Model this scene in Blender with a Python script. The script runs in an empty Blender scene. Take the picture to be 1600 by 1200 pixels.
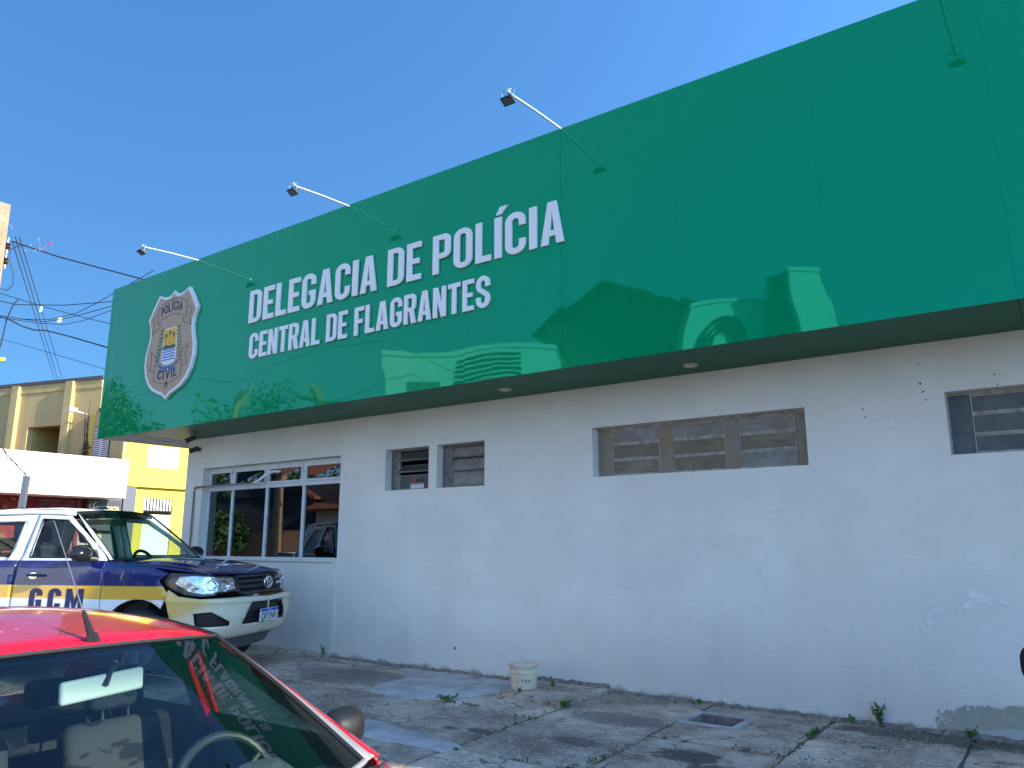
import bpy, bmesh, math, random
from math import sin, cos, pi, radians, sqrt, atan2
from mathutils import Vector, Matrix, Euler, noise as mnoise
from mathutils.geometry import tessellate_polygon
random.seed(7)
S = bpy.context.scene
C = S.collection
# ------------------------------------------------------------------ camera, sky, sun, exposure
cam = bpy.data.cameras.new('camera'); camo = bpy.data.objects.new('camera', cam); C.objects.link(camo)
camo.location = (0, 0, 1.42)
camo.rotation_euler = (radians(90 + 11.72), 0, radians(35.547))
cam.sensor_width = 36; cam.lens = 1208.4/1600*36; cam.clip_start = .05; cam.clip_end = 3000
S.camera = camo
SUN_AZ, SUN_EL = 9.5, 23.5            # azimuth from +x towards +y, elevation
w = bpy.data.worlds.new('World'); S.world = w; w.use_nodes = True
nt = w.node_tree; bg = nt.nodes['Background']
sky = nt.nodes.new('ShaderNodeTexSky'); sky.sky_type = 'NISHITA'; sky.sun_disc = False
sky.sun_elevation = radians(SUN_EL); sky.sun_rotation = radians(90 - SUN_AZ)
sky.air_density = 1.0; sky.dust_density = 0.6; sky.ozone_density = 3.2
gm = nt.nodes.new('ShaderNodeGamma'); gm.inputs[1].default_value = .7; nt.links.new(sky.outputs[0], gm.inputs[0])       # softer fall-off towards the zenith
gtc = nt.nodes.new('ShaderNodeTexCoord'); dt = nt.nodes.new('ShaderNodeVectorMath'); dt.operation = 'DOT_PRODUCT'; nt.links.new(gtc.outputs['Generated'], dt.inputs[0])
dt.inputs[1].default_value = (.62, -.14, 0); ad = nt.nodes.new('ShaderNodeMath'); nt.links.new(dt.outputs['Value'], ad.inputs[0]); ad.inputs[1].default_value = 1.0   # brighter towards the sun; brightness added behind the camera to lift the wall
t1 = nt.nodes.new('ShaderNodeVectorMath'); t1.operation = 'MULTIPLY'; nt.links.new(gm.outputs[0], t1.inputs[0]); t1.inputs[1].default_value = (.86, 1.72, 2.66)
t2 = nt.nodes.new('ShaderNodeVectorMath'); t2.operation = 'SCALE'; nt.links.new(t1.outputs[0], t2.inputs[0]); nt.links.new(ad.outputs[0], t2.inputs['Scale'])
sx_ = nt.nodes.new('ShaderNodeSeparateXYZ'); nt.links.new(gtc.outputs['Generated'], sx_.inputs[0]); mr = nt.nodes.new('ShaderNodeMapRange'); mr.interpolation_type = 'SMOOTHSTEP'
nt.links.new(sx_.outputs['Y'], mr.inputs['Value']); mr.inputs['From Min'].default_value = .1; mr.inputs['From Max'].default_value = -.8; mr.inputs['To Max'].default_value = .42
hm = nt.nodes.new('ShaderNodeMix'); hm.data_type = 'RGBA'; nt.links.new(mr.outputs[0], hm.inputs[0]); nt.links.new(t2.outputs[0], hm.inputs[6]); hm.inputs[7].default_value = (3.0, 3.25, 3.7, 1)  # paler sky added behind the camera to make the wall light less blue
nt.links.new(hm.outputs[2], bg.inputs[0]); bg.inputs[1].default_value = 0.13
sl = bpy.data.lights.new('sun', 'SUN'); sl.energy = 4.8; sl.angle = radians(.5); sl.color = (1, .91, .76)
so = bpy.data.objects.new('sun', sl); C.objects.link(so)
sd = Vector((cos(radians(SUN_EL))*cos(radians(SUN_AZ)), cos(radians(SUN_EL))*sin(radians(SUN_AZ)), sin(radians(SUN_EL))))
so.rotation_euler = sd.to_track_quat('Z', 'Y').to_euler(); so.location = (20, 5, 20)
S.view_settings.view_transform = 'Standard'; S.view_settings.look = 'None'
S.view_settings.exposure = 1.0; S.view_settings.gamma = 1.0
# ------------------------------------------------------------------ materials
MATS = {}
def mat(name, col=(.5, .5, .5), rough=.6, metal=0, var=0, scale=3, bump=0, bscale=40, coat=0, spec=.5, emit=None, col2=None, detail=5, stretch=None):
    if name in MATS: return MATS[name]
    m = bpy.data.materials.new(name); m.use_nodes = True; MATS[name] = m
    n = m.node_tree; p = n.nodes['Principled BSDF']
    p.inputs['Base Color'].default_value = (*col, 1); p.inputs['Roughness'].default_value = rough
    p.inputs['Metallic'].default_value = metal; p.inputs['Coat Weight'].default_value = coat
    p.inputs['Specular IOR Level'].default_value = spec
    if coat: p.inputs['Coat Roughness'].default_value = .03
    tc = n.nodes.new('ShaderNodeTexCoord'); vec = tc.outputs['Object']
    if stretch:
        mp = n.nodes.new('ShaderNodeMapping'); mp.inputs['Scale'].default_value = stretch
        n.links.new(vec, mp.inputs[0]); vec = mp.outputs[0]
    if var or col2:
        t = n.nodes.new('ShaderNodeTexNoise'); t.inputs['Scale'].default_value = scale; t.inputs['Detail'].default_value = detail
        t.inputs['Roughness'].default_value = .62
        n.links.new(vec, t.inputs['Vector'])
        r = n.nodes.new('ShaderNodeValToRGB'); r.color_ramp.elements[0].position = .32; r.color_ramp.elements[1].position = .68
        c2 = col2 or tuple(c*(1 + var) for c in col); c1 = col if col2 else tuple(c*(1 - var) for c in col)
        r.color_ramp.elements[0].color = (*c1, 1); r.color_ramp.elements[1].color = (*c2, 1)
        n.links.new(t.outputs['Fac'], r.inputs[0]); n.links.new(r.outputs[0], p.inputs['Base Color'])
    if bump:
        t2 = n.nodes.new('ShaderNodeTexNoise'); t2.inputs['Scale'].default_value = bscale; t2.inputs['Detail'].default_value = 4
        n.links.new(vec, t2.inputs['Vector'])
        b = n.nodes.new('ShaderNodeBump'); b.inputs['Strength'].default_value = bump; b.inputs['Distance'].default_value = .02
        n.links.new(t2.outputs['Fac'], b.inputs['Height']); n.links.new(b.outputs[0], p.inputs['Normal'])
    return m
class NG:                                   # tiny node helper
    def __init__(s, m): s.m = m; s.n = m.node_tree.nodes; s.l = m.node_tree.links; s.p = s.n['Principled BSDF']; s.tc = s.n.new('ShaderNodeTexCoord').outputs['Object']; sp = s.n.new('ShaderNodeSeparateXYZ'); s.l.new(s.tc, sp.inputs[0]); s.x, s.y, s.z = sp.outputs
    def val(s, sock, v):
        if isinstance(v, bpy.types.NodeSocket): s.l.new(v, sock)
        else: sock.default_value = v
    def m_(s, op, a, b=0.0, c=0.0, clamp=False):
        q = s.n.new('ShaderNodeMath'); q.operation = op; q.use_clamp = clamp
        for i, v in enumerate((a, b, c)): s.val(q.inputs[i], v)
        return q.outputs[0]
    def step(s, v, lo, hi):                 # smooth 0..1
        q = s.n.new('ShaderNodeMapRange'); q.interpolation_type = 'SMOOTHSTEP'; s.val(q.inputs['Value'], v)
        q.inputs['From Min'].default_value = lo; q.inputs['From Max'].default_value = hi; return q.outputs[0]
    def noise(s, scale, detail=5, rough=.6, vec=None, stretch=None, dist=0):
        v = vec or s.tc
        if stretch:
            mp = s.n.new('ShaderNodeMapping'); mp.inputs['Scale'].default_value = stretch; s.l.new(v, mp.inputs[0]); v = mp.outputs[0]
        q = s.n.new('ShaderNodeTexNoise'); q.inputs['Scale'].default_value = scale; q.inputs['Detail'].default_value = detail
        q.inputs['Roughness'].default_value = rough; q.inputs['Distortion'].default_value = dist; s.l.new(v, q.inputs['Vector']); return q.outputs['Fac']
    def mix(s, f, a, b):
        q = s.n.new('ShaderNodeMix'); q.data_type = 'RGBA'; s.val(q.inputs[0], f)
        for i, v in ((6, a), (7, b)):
            if isinstance(v, tuple): v = (*v, 1)
            s.val(q.inputs[i], v)
        return q.outputs[2]
    def bump(s, h, strength=.3, dist=.02, normal=None):
        b = s.n.new('ShaderNodeBump'); b.inputs['Strength'].default_value = strength; b.inputs['Distance'].default_value = dist
        s.l.new(h, b.inputs['Height'])
        if normal: s.l.new(normal, b.inputs['Normal'])
        return b.outputs[0]
    def out(s, col=None, rough=None, nrm=None):
        if col is not None: s.val(s.p.inputs['Base Color'], col)
        if rough is not None: s.val(s.p.inputs['Roughness'], rough)
        if nrm is not None: s.l.new(nrm, s.p.inputs['Normal'])
def glass_mat(name, tint=(.8, .9, .85), ior=1.5, dark=1.0, band=None):
    m = bpy.data.materials.new(name); m.use_nodes = True; n = m.node_tree; n.nodes.clear(); MATS[name] = m
    o = n.nodes.new('ShaderNodeOutputMaterial'); mx = n.nodes.new('ShaderNodeMixShader')
    t = n.nodes.new('ShaderNodeBsdfTransparent'); t.inputs[0].default_value = (*[c*dark for c in tint], 1)
    g = n.nodes.new('ShaderNodeBsdfGlossy'); g.inputs['Roughness'].default_value = 0.0
    f = n.nodes.new('ShaderNodeFresnel'); ge = n.nodes.new('ShaderNodeNewGeometry'); im = n.nodes.new('ShaderNodeMapRange')   # a thin pane: same fresnel from both sides
    n.links.new(ge.outputs['Backfacing'], im.inputs['Value']); im.inputs['To Min'].default_value = ior; im.inputs['To Max'].default_value = 1/ior; n.links.new(im.outputs[0], f.inputs[0])
    n.links.new(f.outputs[0], mx.inputs[0]); n.links.new(t.outputs[0], mx.inputs[1]); n.links.new(g.outputs[0], mx.inputs[2]); n.links.new(mx.outputs[0], o.inputs[0])
    if band:                                   # tinted shade band along the top of a windscreen (object z from..to)
        tc = n.nodes.new('ShaderNodeTexCoord'); sp = n.nodes.new('ShaderNodeSeparateXYZ'); n.links.new(tc.outputs['Object'], sp.inputs[0])
        r = n.nodes.new('ShaderNodeMapRange'); r.interpolation_type = 'SMOOTHSTEP'; n.links.new(sp.outputs['Z'], r.inputs['Value']); r.inputs['From Min'].default_value = band[0]; r.inputs['From Max'].default_value = band[1]
        q = n.nodes.new('ShaderNodeMix'); q.data_type = 'RGBA'; n.links.new(r.outputs[0], q.inputs[0]); q.inputs[6].default_value = (*tint, 1); q.inputs[7].default_value = (*band[2], 1); n.links.new(q.outputs[2], t.inputs[0])
    return m
# ------------------------------------------------------------------ object helpers
def link(o, parent=None):
    C.objects.link(o)
    if parent: o.parent = parent
    return o
def tag(o, label=None, cat=None, group=None, kind=None):
    for k, v in (('label', label), ('category', cat), ('group', group), ('kind', kind)):
        if v: o[k] = v
    return o
def thing(name, label, cat, loc=(0, 0, 0), rz=0, group=None):
    o = bpy.data.objects.new(name, None); C.objects.link(o); o.location = loc; o.rotation_euler = (0, 0, rz); o.empty_display_size = .1
    return tag(o, label, cat, group)
def copy_tree(o, parent=None):
    c = o.copy(); C.objects.link(c); c.parent = parent
    for ch in [x for x in bpy.data.objects if x.parent == o]: copy_tree(ch, c)
    return c
class MB:
    def __init__(s): s.v = []; s.f = []
    def add(s, vs, fs):
        k = len(s.v); s.v += [tuple(v) for v in vs]; s.f += [tuple(i + k for i in f) for f in fs]; return s
    def box(s, x0, x1, y0, y1, z0, z1, M=None):
        vs = [Vector(p) for p in ((x0, y0, z0), (x1, y0, z0), (x1, y1, z0), (x0, y1, z0), (x0, y0, z1), (x1, y0, z1), (x1, y1, z1), (x0, y1, z1))]
        if M: vs = [M @ v for v in vs]
        return s.add(vs, [(0, 3, 2, 1), (4, 5, 6, 7), (0, 1, 5, 4), (1, 2, 6, 5), (2, 3, 7, 6), (3, 0, 4, 7)])
    def quad(s, *p): return s.add(p, [tuple(range(len(p)))])
    def tube(s, pts, r, n=8, cap=True):
        pts = [Vector(p) for p in pts]; rs = r if isinstance(r, (list, tuple)) else [r]*len(pts); vs = []; up = Vector((0, 0, 1))
        for i, p in enumerate(pts):
            d = (pts[min(i + 1, len(pts) - 1)] - pts[max(i - 1, 0)]).normalized()
            a = d.cross(up);
            if a.length < .05: a = d.cross(Vector((1, 0, 0)))
            a.normalize(); b = d.cross(a)
            vs += [p + (a*cos(2*pi*k/n) + b*sin(2*pi*k/n))*rs[i] for k in range(n)]
        fs = [(i*n + k, i*n + (k + 1) % n, (i + 1)*n + (k + 1) % n, (i + 1)*n + k) for i in range(len(pts) - 1) for k in range(n)]
        if cap: fs += [tuple(range(n))[::-1], tuple((len(pts) - 1)*n + k for k in range(n))]
        return s.add(vs, fs)
    def lathe(s, prof, n=24, M=Matrix(), a0=0, a1=2*pi):       # prof: (r, h) along +z of M
        full = abs(a1 - a0 - 2*pi) < 1e-6; m = n if full else n + 1
        vs = [M @ Vector((r*cos(a0 + (a1 - a0)*k/n), r*sin(a0 + (a1 - a0)*k/n), h)) for r, h in prof for k in range(m)]
        fs = [(i*m + k, i*m + (k + 1) % m, (i + 1)*m + (k + 1) % m, (i + 1)*m + k) for i in range(len(prof) - 1) for k in range(n)]
        return s.add(vs, fs)
    def grid(s, rows):
        n = len(rows[0]); vs = [p for r in rows for p in r]
        return s.add(vs, [(i*n + j, i*n + j + 1, (i + 1)*n + j + 1, (i + 1)*n + j) for i in range(len(rows) - 1) for j in range(n - 1)])
    def poly(s, outer, holes, f, depth=None):     # planar region, f(u,v,d)->xyz; depth -> extruded
        loops = [outer] + list(holes); flat = [p for l in loops for p in l]
        tri = tessellate_polygon([[Vector((p[0], p[1], 0)) for p in l] for l in loops])
        k = [f(p[0], p[1], 0) for p in flat]; s.add(k, [tuple(t) for t in tri])
        if depth is not None:
            off = 0
            for l in loops:
                n = len(l); vs = [f(p[0], p[1], 0) for p in l] + [f(p[0], p[1], depth) for p in l]
                s.add(vs, [(i, (i + 1) % n, (i + 1) % n + n, i + n) for i in range(n)])
        return s
    def build(s, name, m, parent=None, smooth=False, bevel=0, subsurf=0, solid=0, seg=2, recalc=True, angle=35, merge=False):
        me = bpy.data.meshes.new(name); me.from_pydata(s.v, [], s.f)
        bm = bmesh.new(); bm.from_mesh(me)
        if merge or recalc or smooth: bmesh.ops.remove_doubles(bm, verts=bm.verts, dist=1e-5)
        if recalc: bmesh.ops.recalc_face_normals(bm, faces=bm.faces)
        if smooth:
            for f in bm.faces: f.smooth = True
            for e in bm.edges:
                if len(e.link_faces) == 2 and e.calc_face_angle(0) > radians(angle): e.smooth = False
        bm.to_mesh(me); bm.free()
        if m: me.materials.append(m)
        o = bpy.data.objects.new(name, me); link(o, parent)
        if solid:
            d = o.modifiers.new('s', 'SOLIDIFY'); d.thickness = abs(solid); d.offset = -1 if solid > 0 else 1
        if bevel:
            d = o.modifiers.new('b', 'BEVEL'); d.width = bevel; d.segments = seg; d.limit_method = 'ANGLE'; d.angle_limit = radians(40)
            d.harden_normals = False
        if subsurf:
            d = o.modifiers.new('u', 'SUBSURF'); d.levels = subsurf; d.render_levels = subsurf
            for p in me.polygons: p.use_smooth = True
        return o
def text_mesh(txt, size, name, m, parent, M, extrude=.002, sx=1.0, bold=0.0, align='CENTER'):
    cu = bpy.data.curves.new(name, 'FONT'); cu.body = txt; cu.size = size; cu.extrude = extrude; cu.offset = bold
    cu.align_x = align; cu.align_y = 'CENTER'; cu.resolution_u = 3
    t = bpy.data.objects.new(name, cu); C.objects.link(t)
    dg = bpy.context.evaluated_depsgraph_get(); me = bpy.data.meshes.new_from_object(t.evaluated_get(dg))
    bpy.data.objects.remove(t); bpy.data.curves.remove(cu)
    me.transform(M @ Matrix.Diagonal((sx, 1, 1, 1))); me.materials.clear(); me.materials.append(m); me.name = name
    return link(bpy.data.objects.new(name, me), parent)
def wall_xz(mb, y0, y1, x0, x1, z0, z1, holes=(), f=None):
    """wall slab between planes y0 (front) and y1, with rectangular holes (x0,x1,z0,z1); jambs included"""
    f = f or (lambda x, y, z: (x, y, z))
    xs = sorted({x0, x1, *[h[0] for h in holes], *[h[1] for h in holes]}); zs = sorted({z0, z1, *[h[2] for h in holes], *[h[3] for h in holes]})
    for y, s in ((y0, 1), (y1, -1)):
        for i in range(len(xs) - 1):
            for j in range(len(zs) - 1):
                cx, cz = (xs[i] + xs[i + 1])/2, (zs[j] + zs[j + 1])/2
                if any(h[0] < cx < h[1] and h[2] < cz < h[3] for h in holes): continue
                q = [f(xs[i], y, zs[j]), f(xs[i + 1], y, zs[j]), f(xs[i + 1], y, zs[j + 1]), f(xs[i], y, zs[j + 1])]
                mb.add(q[::s], [(0, 1, 2, 3)])
    for a, b, c, d in holes:
        for q in (((a, c), (a, d)), ((b, d), (b, c)), ((a, d), (b, d)), ((b, c), (a, c))):
            mb.add([f(q[0][0], y0, q[0][1]), f(q[1][0], y0, q[1][1]), f(q[1][0], y1, q[1][1]), f(q[0][0], y1, q[0][1])], [(0, 1, 2, 3)])
    for q in (((x0, z0), (x1, z0)), ((x1, z0), (x1, z1)), ((x1, z1), (x0, z1)), ((x0, z1), (x0, z0))):
        mb.add([f(q[0][0], y0, q[0][1]), f(q[1][0], y0, q[1][1]), f(q[1][0], y1, q[1][1]), f(q[0][0], y1, q[0][1])], [(0, 1, 2, 3)])
    return mb
def sag(a, b, s, n=16, k=1.0):
    a, b = Vector(a), Vector(b); return [a.lerp(b, t/n) - Vector((0, 0, s*4*(t/n)*(1 - t/n))) for t in range(n + 1)]
def leaves(mb, c, rad, n, size, rng, flat=1.0, shell=.0):
    for _ in range(n):
        d = Vector((rng.gauss(0, 1), rng.gauss(0, 1), rng.gauss(0, 1))).normalized()*rng.uniform(shell, 1)**.5
        p = Vector(c) + Vector((d.x*rad[0], d.y*rad[1], d.z*rad[2]))
        a = Vector((rng.gauss(0, 1), rng.gauss(0, 1), rng.gauss(0, .6)*flat)).normalized(); b = a.cross(Vector((rng.gauss(0, 1), rng.gauss(0, 1), rng.gauss(0, 1)))).normalized()
        s = size*rng.uniform(.6, 1.4)
        mb.add([p - a*s, p + b*s*.45, p + a*s, p - b*s*.45], [(0, 1, 2, 3)])
# base materials
BLACK = mat('black_plastic', (.018, .018, .02), .45)
RUBBER = mat('rubber', (.015, .015, .016), .75, bump=.2, bscale=120)
GALV = mat('galvanised_steel', (.45, .46, .47), .4, .7, var=.15, scale=12)
WHITEP = mat('white_painted_metal', (.62, .64, .66), .5, var=.1, scale=8)
CHROME = mat('chrome', (.8, .8, .82), .12, 1)
GLASS = glass_mat('window_glass', (.55, .6, .62))
LEAF = mat('leaf_green', (.03, .085, .02), .5, var=.5, scale=6)
LEAF2 = mat('leaf_bright', (.06, .16, .03), .5, var=.4, scale=9)
BARK = mat('bark', (.1, .075, .05), .9, var=.3, bump=.5)
CABLE = mat('cable_black', (.02, .02, .022), .6)
CONC = mat('concrete_pole', (.42, .39, .34), .85, var=.2, scale=5, bump=.3)
# ================================================================== THE SETTING
def sstep(t): t = max(0, min(1, t)); return t*t*(3 - 2*t)
def gz(x, y):
    if y >= 6.2: return 0.0
    if y >= 4.0: return -.02*(6.2 - y)
    return -.044 - .316*sstep((4.0 - y)/1.6)
m = mat('asphalt', (.12, .115, .105), .9, var=.2, scale=1.5, bump=.5, bscale=90)
g = NG(m); n1 = g.noise(.6, 6); n2 = g.noise(60, 3)
g.out(g.mix(g.step(n1, .4, .62), g.mix(n2, (.15, .125, .10), (.24, .205, .165)), g.mix(n2, (.11, .10, .09), (.19, .175, .155))))
mb = MB(); ys = [-400, -150, -60, -20, -8, -2, 0, 1.2] + [1.2 + .2*i for i in range(1, 26)] + [6.6, 7.05, 9, 12, 20, 60, 200, 500]
xs = [-600, -300, -120, -60, -40, -30, -20, -15, -12, -9, -6, -3, 0, 3, 8, 15, 30, 80, 300, 600]
mb.grid([[(x, y, gz(x, y) - .035) for x in xs] for y in ys])
tag(mb.build('ground', m, smooth=True, recalc=False), kind='structure')
# pavement of worn concrete slabs
m = mat('slab_concrete', (.3, .28, .27), .85); g = NG(m)
geo = g.n.new('ShaderNodeNewGeometry'); rnd = geo.outputs['Random Per Island']
a = g.noise(1.1, 7, .68); b = g.noise(5, 6, .7, dist=.6); c = g.noise(48, 3, .7); d = g.noise(15, 6, .75)
base = g.mix(g.step(a, .36, .66), (.20, .148, .108), (.54, .43, .325))
base = g.mix(g.m_('MULTIPLY', g.step(b, .48, .72), .75), base, (.10, .078, .062))
base = g.mix(g.m_('MULTIPLY', g.step(d, .5, .7), .65), base, (.62, .53, .44))
base = g.mix(g.m_('MULTIPLY', g.step(c, .52, .74), .7), base, (.78, .72, .65))
vk = g.n.new('ShaderNodeTexVoronoi'); vk.feature = 'DISTANCE_TO_EDGE'; vk.inputs['Scale'].default_value = 1.3; vm = g.n.new('ShaderNodeMix'); vm.data_type = 'VECTOR'; vm.inputs[0].default_value = .3; vn = g.n.new('ShaderNodeTexNoise'); vn.inputs['Scale'].default_value = 4; vn.inputs['Detail'].default_value = 8; g.l.new(g.tc, vn.inputs['Vector']); g.l.new(g.tc, vm.inputs[4]); g.l.new(vn.outputs['Color'], vm.inputs[5]); g.l.new(vm.outputs[1], vk.inputs['Vector'])
crk = g.m_('MULTIPLY', g.m_('SUBTRACT', 1.0, g.step(vk.outputs['Distance'], .0, .012)), g.step(a, .42, .52)); base = g.mix(g.m_('MULTIPLY', crk, .85), base, (.03, .025, .02))
tone = g.m_('ADD', g.m_('MULTIPLY', rnd, .35), .82)
def spot(cx, cy, rx, ry, soft=.35):
    dx = g.m_('DIVIDE', g.m_('SUBTRACT', g.x, cx), rx); dy = g.m_('DIVIDE', g.m_('SUBTRACT', g.y, cy), ry)
    r = g.m_('ADD', g.m_('MULTIPLY', dx, dx), g.m_('MULTIPLY', dy, dy)); r = g.m_('ADD', r, g.m_('ADD', g.m_('MULTIPLY', g.m_('SUBTRACT', b, .5), 3.6), g.m_('MULTIPLY', g.m_('SUBTRACT', d, .5), 1.6)))
    return g.m_('SUBTRACT', 1.0, g.step(r, 1 - soft, 1 + soft))
hs = g.n.new('ShaderNodeMix'); hs.data_type = 'RGBA'; hs.blend_type = 'MULTIPLY'; hs.inputs[0].default_value = 1
g.l.new(base, hs.inputs[6]); cmb = g.n.new('ShaderNodeCombineXYZ')
for i in range(3): g.l.new(tone, cmb.inputs[i])
g.l.new(cmb.outputs[0], hs.inputs[7]); col = hs.outputs[2]
for sp, cc, k in ((spot(-2.36, 5.42, .24, .16), (.035, .032, .03), .85), (spot(-2.02, 5.2, .26, .13), (.04, .036, .034), .8), (spot(-1.0, 6.92, .75, .2), (.05, .038, .028), .8),
              (spot(-4.0, 5.15, .12, .06), (.05, .045, .04), .7), (spot(-4.25, 5.1, .08, .05), (.05, .045, .04), .7), (spot(-3.2, 5.3, .22, .1), (.06, .055, .05), .7), (spot(-3.3, 6.1, .4, .2), (.1, .09, .085), .6),
              (spot(-6.7, 6.3, .8, .4), (.1, .095, .09), .6)):
    col = g.mix(g.m_('MULTIPLY', sp, k), col, cc)
g.out(col, .86, g.bump(g.m_('ADD', g.m_('MULTIPLY', c, .5), g.m_('ADD', b, d)), .55, .012))
SLAB = m
XJ = [-13.7, -12.75, -11.8, -10.85, -9.9, -8.95, -7.98, -7.0, -6.04, -4.91, -3.89, -2.83, -1.80, -.79, .22, 1.2, 2.2, 3.2, 4.2, 5.2, 6.2]
mb = MB(); rr = random.Random(3)
def slab(x0, x1, y0, y1, lift=0.0, hole=None):
    j = .016; nx, ny = 7, 9; tx, ty = rr.uniform(-.006, .006), rr.uniform(-.006, .006)
    def P(i, k, top=True):
        x = x0 + (x1 - x0)*i/nx; y = y0 + (y1 - y0)*k/ny
        jx = mnoise.noise(Vector((x*7, y*7, 1)))*.012; jy = mnoise.noise(Vector((x*7, y*7, 9)))*.012
        if i == 0: x += j + jx
        elif i == nx: x -= j + jx
        if k == 0: y += j + jy
        elif k == ny: y -= j + jy
        z = gz(x, y) + lift + tx*(i/nx - .5)*2 + ty*(k/ny - .5)*2 + mnoise.noise(Vector((x*1.7, y*1.7, 4)))*.004
        ed = (i in (0, nx)) or (k in (0, ny))
        return (x, y, z - (.004 if ed else 0) if top else z - .05)
    rows = [[P(i, k) for i in range(nx + 1)] for k in range(ny + 1)]
    if hole:
        hx0, hx1, hy0, hy1 = hole
        mb.poly([(p[0], p[1]) for p in rows[0]] + [(r[-1][0], r[-1][1]) for r in rows[1:]] + [(p[0], p[1]) for p in rows[-1][-2::-1]] + [(r[0][0], r[0][1]) for r in rows[-2:0:-1]],
                [[(hx0, hy0), (hx0, hy1), (hx1, hy1), (hx1, hy0)]], lambda u, v, d: (u, v, gz(u, v) + lift + d), -.05)
        return
    mb.grid(rows)
    ring = [P(i, 0) for i in range(nx)] + [P(nx, k) for k in range(ny)] + [P(nx - i, ny) for i in range(nx)] + [P(0, ny - k) for k in range(ny)]
    n = len(ring); mb.add(ring + [(p[0], p[1], p[2] - .05) for p in ring], [(i, (i + 1) % n, (i + 1) % n + n, i + n) for i in range(n)])
DR = (-2.77, -2.38, 6.31, 6.68)
for i in range(len(XJ) - 1):
    x0, x1 = XJ[i], XJ[i + 1]
    yl = [7.09, 5.76, 4.68, 3.62]
    if x0 > -1.9: yl = [7.09, 6.28, 5.24, 4.2, 3.2]
    elif i % 3 == 0: yl = [7.09, 6.9, 5.74, 4.66, 3.6]
    if abs(x0 + 6.04) < .01 : yl = [7.09, 5.78, 4.85, 3.7]
    for k in range(len(yl) - 1):
        if x0 == -2.83 and k == 0:
            slab(x0, x1, yl[1], yl[0], 0, DR)
        else: slab(x0, x1, yl[k + 1], yl[k], rr.uniform(-.006, .006))
pv = tag(mb.build('pavement', SLAB, smooth=True, angle=30), kind='structure')
# smooth cement repairs skimmed over the slabs
CEM = mat('cement_skim', (.46, .47, .49), .6, var=.12, scale=6, bump=.12, bscale=25)
g = NG(CEM); n1 = g.noise(3.2, 5, .65); n2 = g.noise(26, 5, .7)
cb = g.mix(g.step(n1, .35, .66), (.28, .27, .26), (.46, .44, .43)); cb = g.mix(g.m_('MULTIPLY', g.step(n2, .5, .75), .6), cb, (.2, .19, .19)); g.out(cb, .6)
def skim(pts, name='cement_patch', z=.013):
    n = len(pts); ctr = Vector((sum(p[0] for p in pts)/n, sum(p[1] for p in pts)/n)); ring = []
    for i in range(n):
        a, b = Vector(pts[i]), Vector(pts[(i + 1) % n])
        for t in range(10):
            p = a.lerp(b, t/10); k = mnoise.noise(Vector((p.x*5, p.y*5, 2)))*.07 + mnoise.noise(Vector((p.x*17, p.y*17, 3)))*.03; q = p + (p - ctr).normalized()*k
            q.y = min(q.y, 7.085); ring.append(q)
    mb = MB(); N = len(ring)
    inner = [ctr.lerp(q, .93) for q in ring]
    mb.poly([(q.x, q.y) for q in inner], [], lambda u, v, d: (u, v, gz(u, v) + z))
    mb.add([(q.x, q.y, gz(q.x, q.y) + z) for q in inner] + [(q.x, q.y, gz(q.x, q.y) - .004) for q in ring], [(i, (i + 1) % N, (i + 1) % N + N, i + N) for i in range(N)])
    return tag(mb.build(name, CEM, smooth=True, angle=60), kind='structure')
skim([(-5.98, 5.82), (-6.1, 6.5), (-6.6, 7.05), (-4.8, 7.06), (-4.72, 6.3), (-4.98, 5.9), (-5.45, 5.7)], 'pavement_cement_repair', .012)
skim([(-5.3, 4.62), (-5.2, 4.95), (-4.74, 4.93), (-3.8, 4.74), (-3.86, 4.56), (-4.75, 4.5)], 'pavement_cement_strip', .012)
# loose gravel and dirt in the joints
GR = mat('gravel', (.3, .28, .25), .9, col2=(.10, .085, .07), scale=18)
mb = MB(); rg = random.Random(11)
def pebble(x, y, s, z=None):
    z = (gz(x, y) if z is None else z)
    vs = [(x + s*dx*rg.uniform(.7, 1.2), y + s*dy*rg.uniform(.7, 1.2), z + s*dz*rg.uniform(.5, .9)) for dx, dy, dz in ((1, 0, 0), (0, 1, 0), (-1, 0, 0), (0, -1, 0), (0, 0, 1), (0, 0, -.6))]
    mb.add(vs, [(0, 1, 4), (1, 2, 4), (2, 3, 4), (3, 0, 4), (1, 0, 5), (2, 1, 5), (3, 2, 5), (0, 3, 5)])
for x in XJ:
    for _ in range(130):
        y = rg.uniform(3.6, 7.08); pebble(x + rg.gauss(0, .012), y, rg.uniform(.003, .009), gz(x, y) - .008)
for _ in range(1500):
    i = rg.randrange(3, len(XJ) - 1); y = rg.choice((5.76, 4.67) if XJ[i] < -1.9 else (6.28, 5.24)); x = rg.uniform(XJ[i], XJ[i + 1])
    pebble(x, y + rg.gauss(0, .012), rg.uniform(.003, .008), gz(x, y) - .008)
for _ in range(1400): pebble(rg.uniform(-11, 1), min(7.07, rg.uniform(3.6, 7.2)), rg.uniform(.002, .006))
for _ in range(900): pebble(rg.uniform(-11.4, 2), 7.085 - abs(rg.gauss(0, .03)), rg.uniform(.004, .012))
for _ in range(500): pebble(rg.gauss(-7.2, .5), rg.gauss(6.0, .3), rg.uniform(.003, .009))
for _ in range(500): pebble(rg.gauss(-1.0, .5), min(7.06, rg.gauss(6.85, .12)), rg.uniform(.003, .01))
tag(mb.build('gravel', GR, recalc=False), 'loose gravel and grit along the slab joints and the wall base', 'gravel', kind='stuff')
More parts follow.
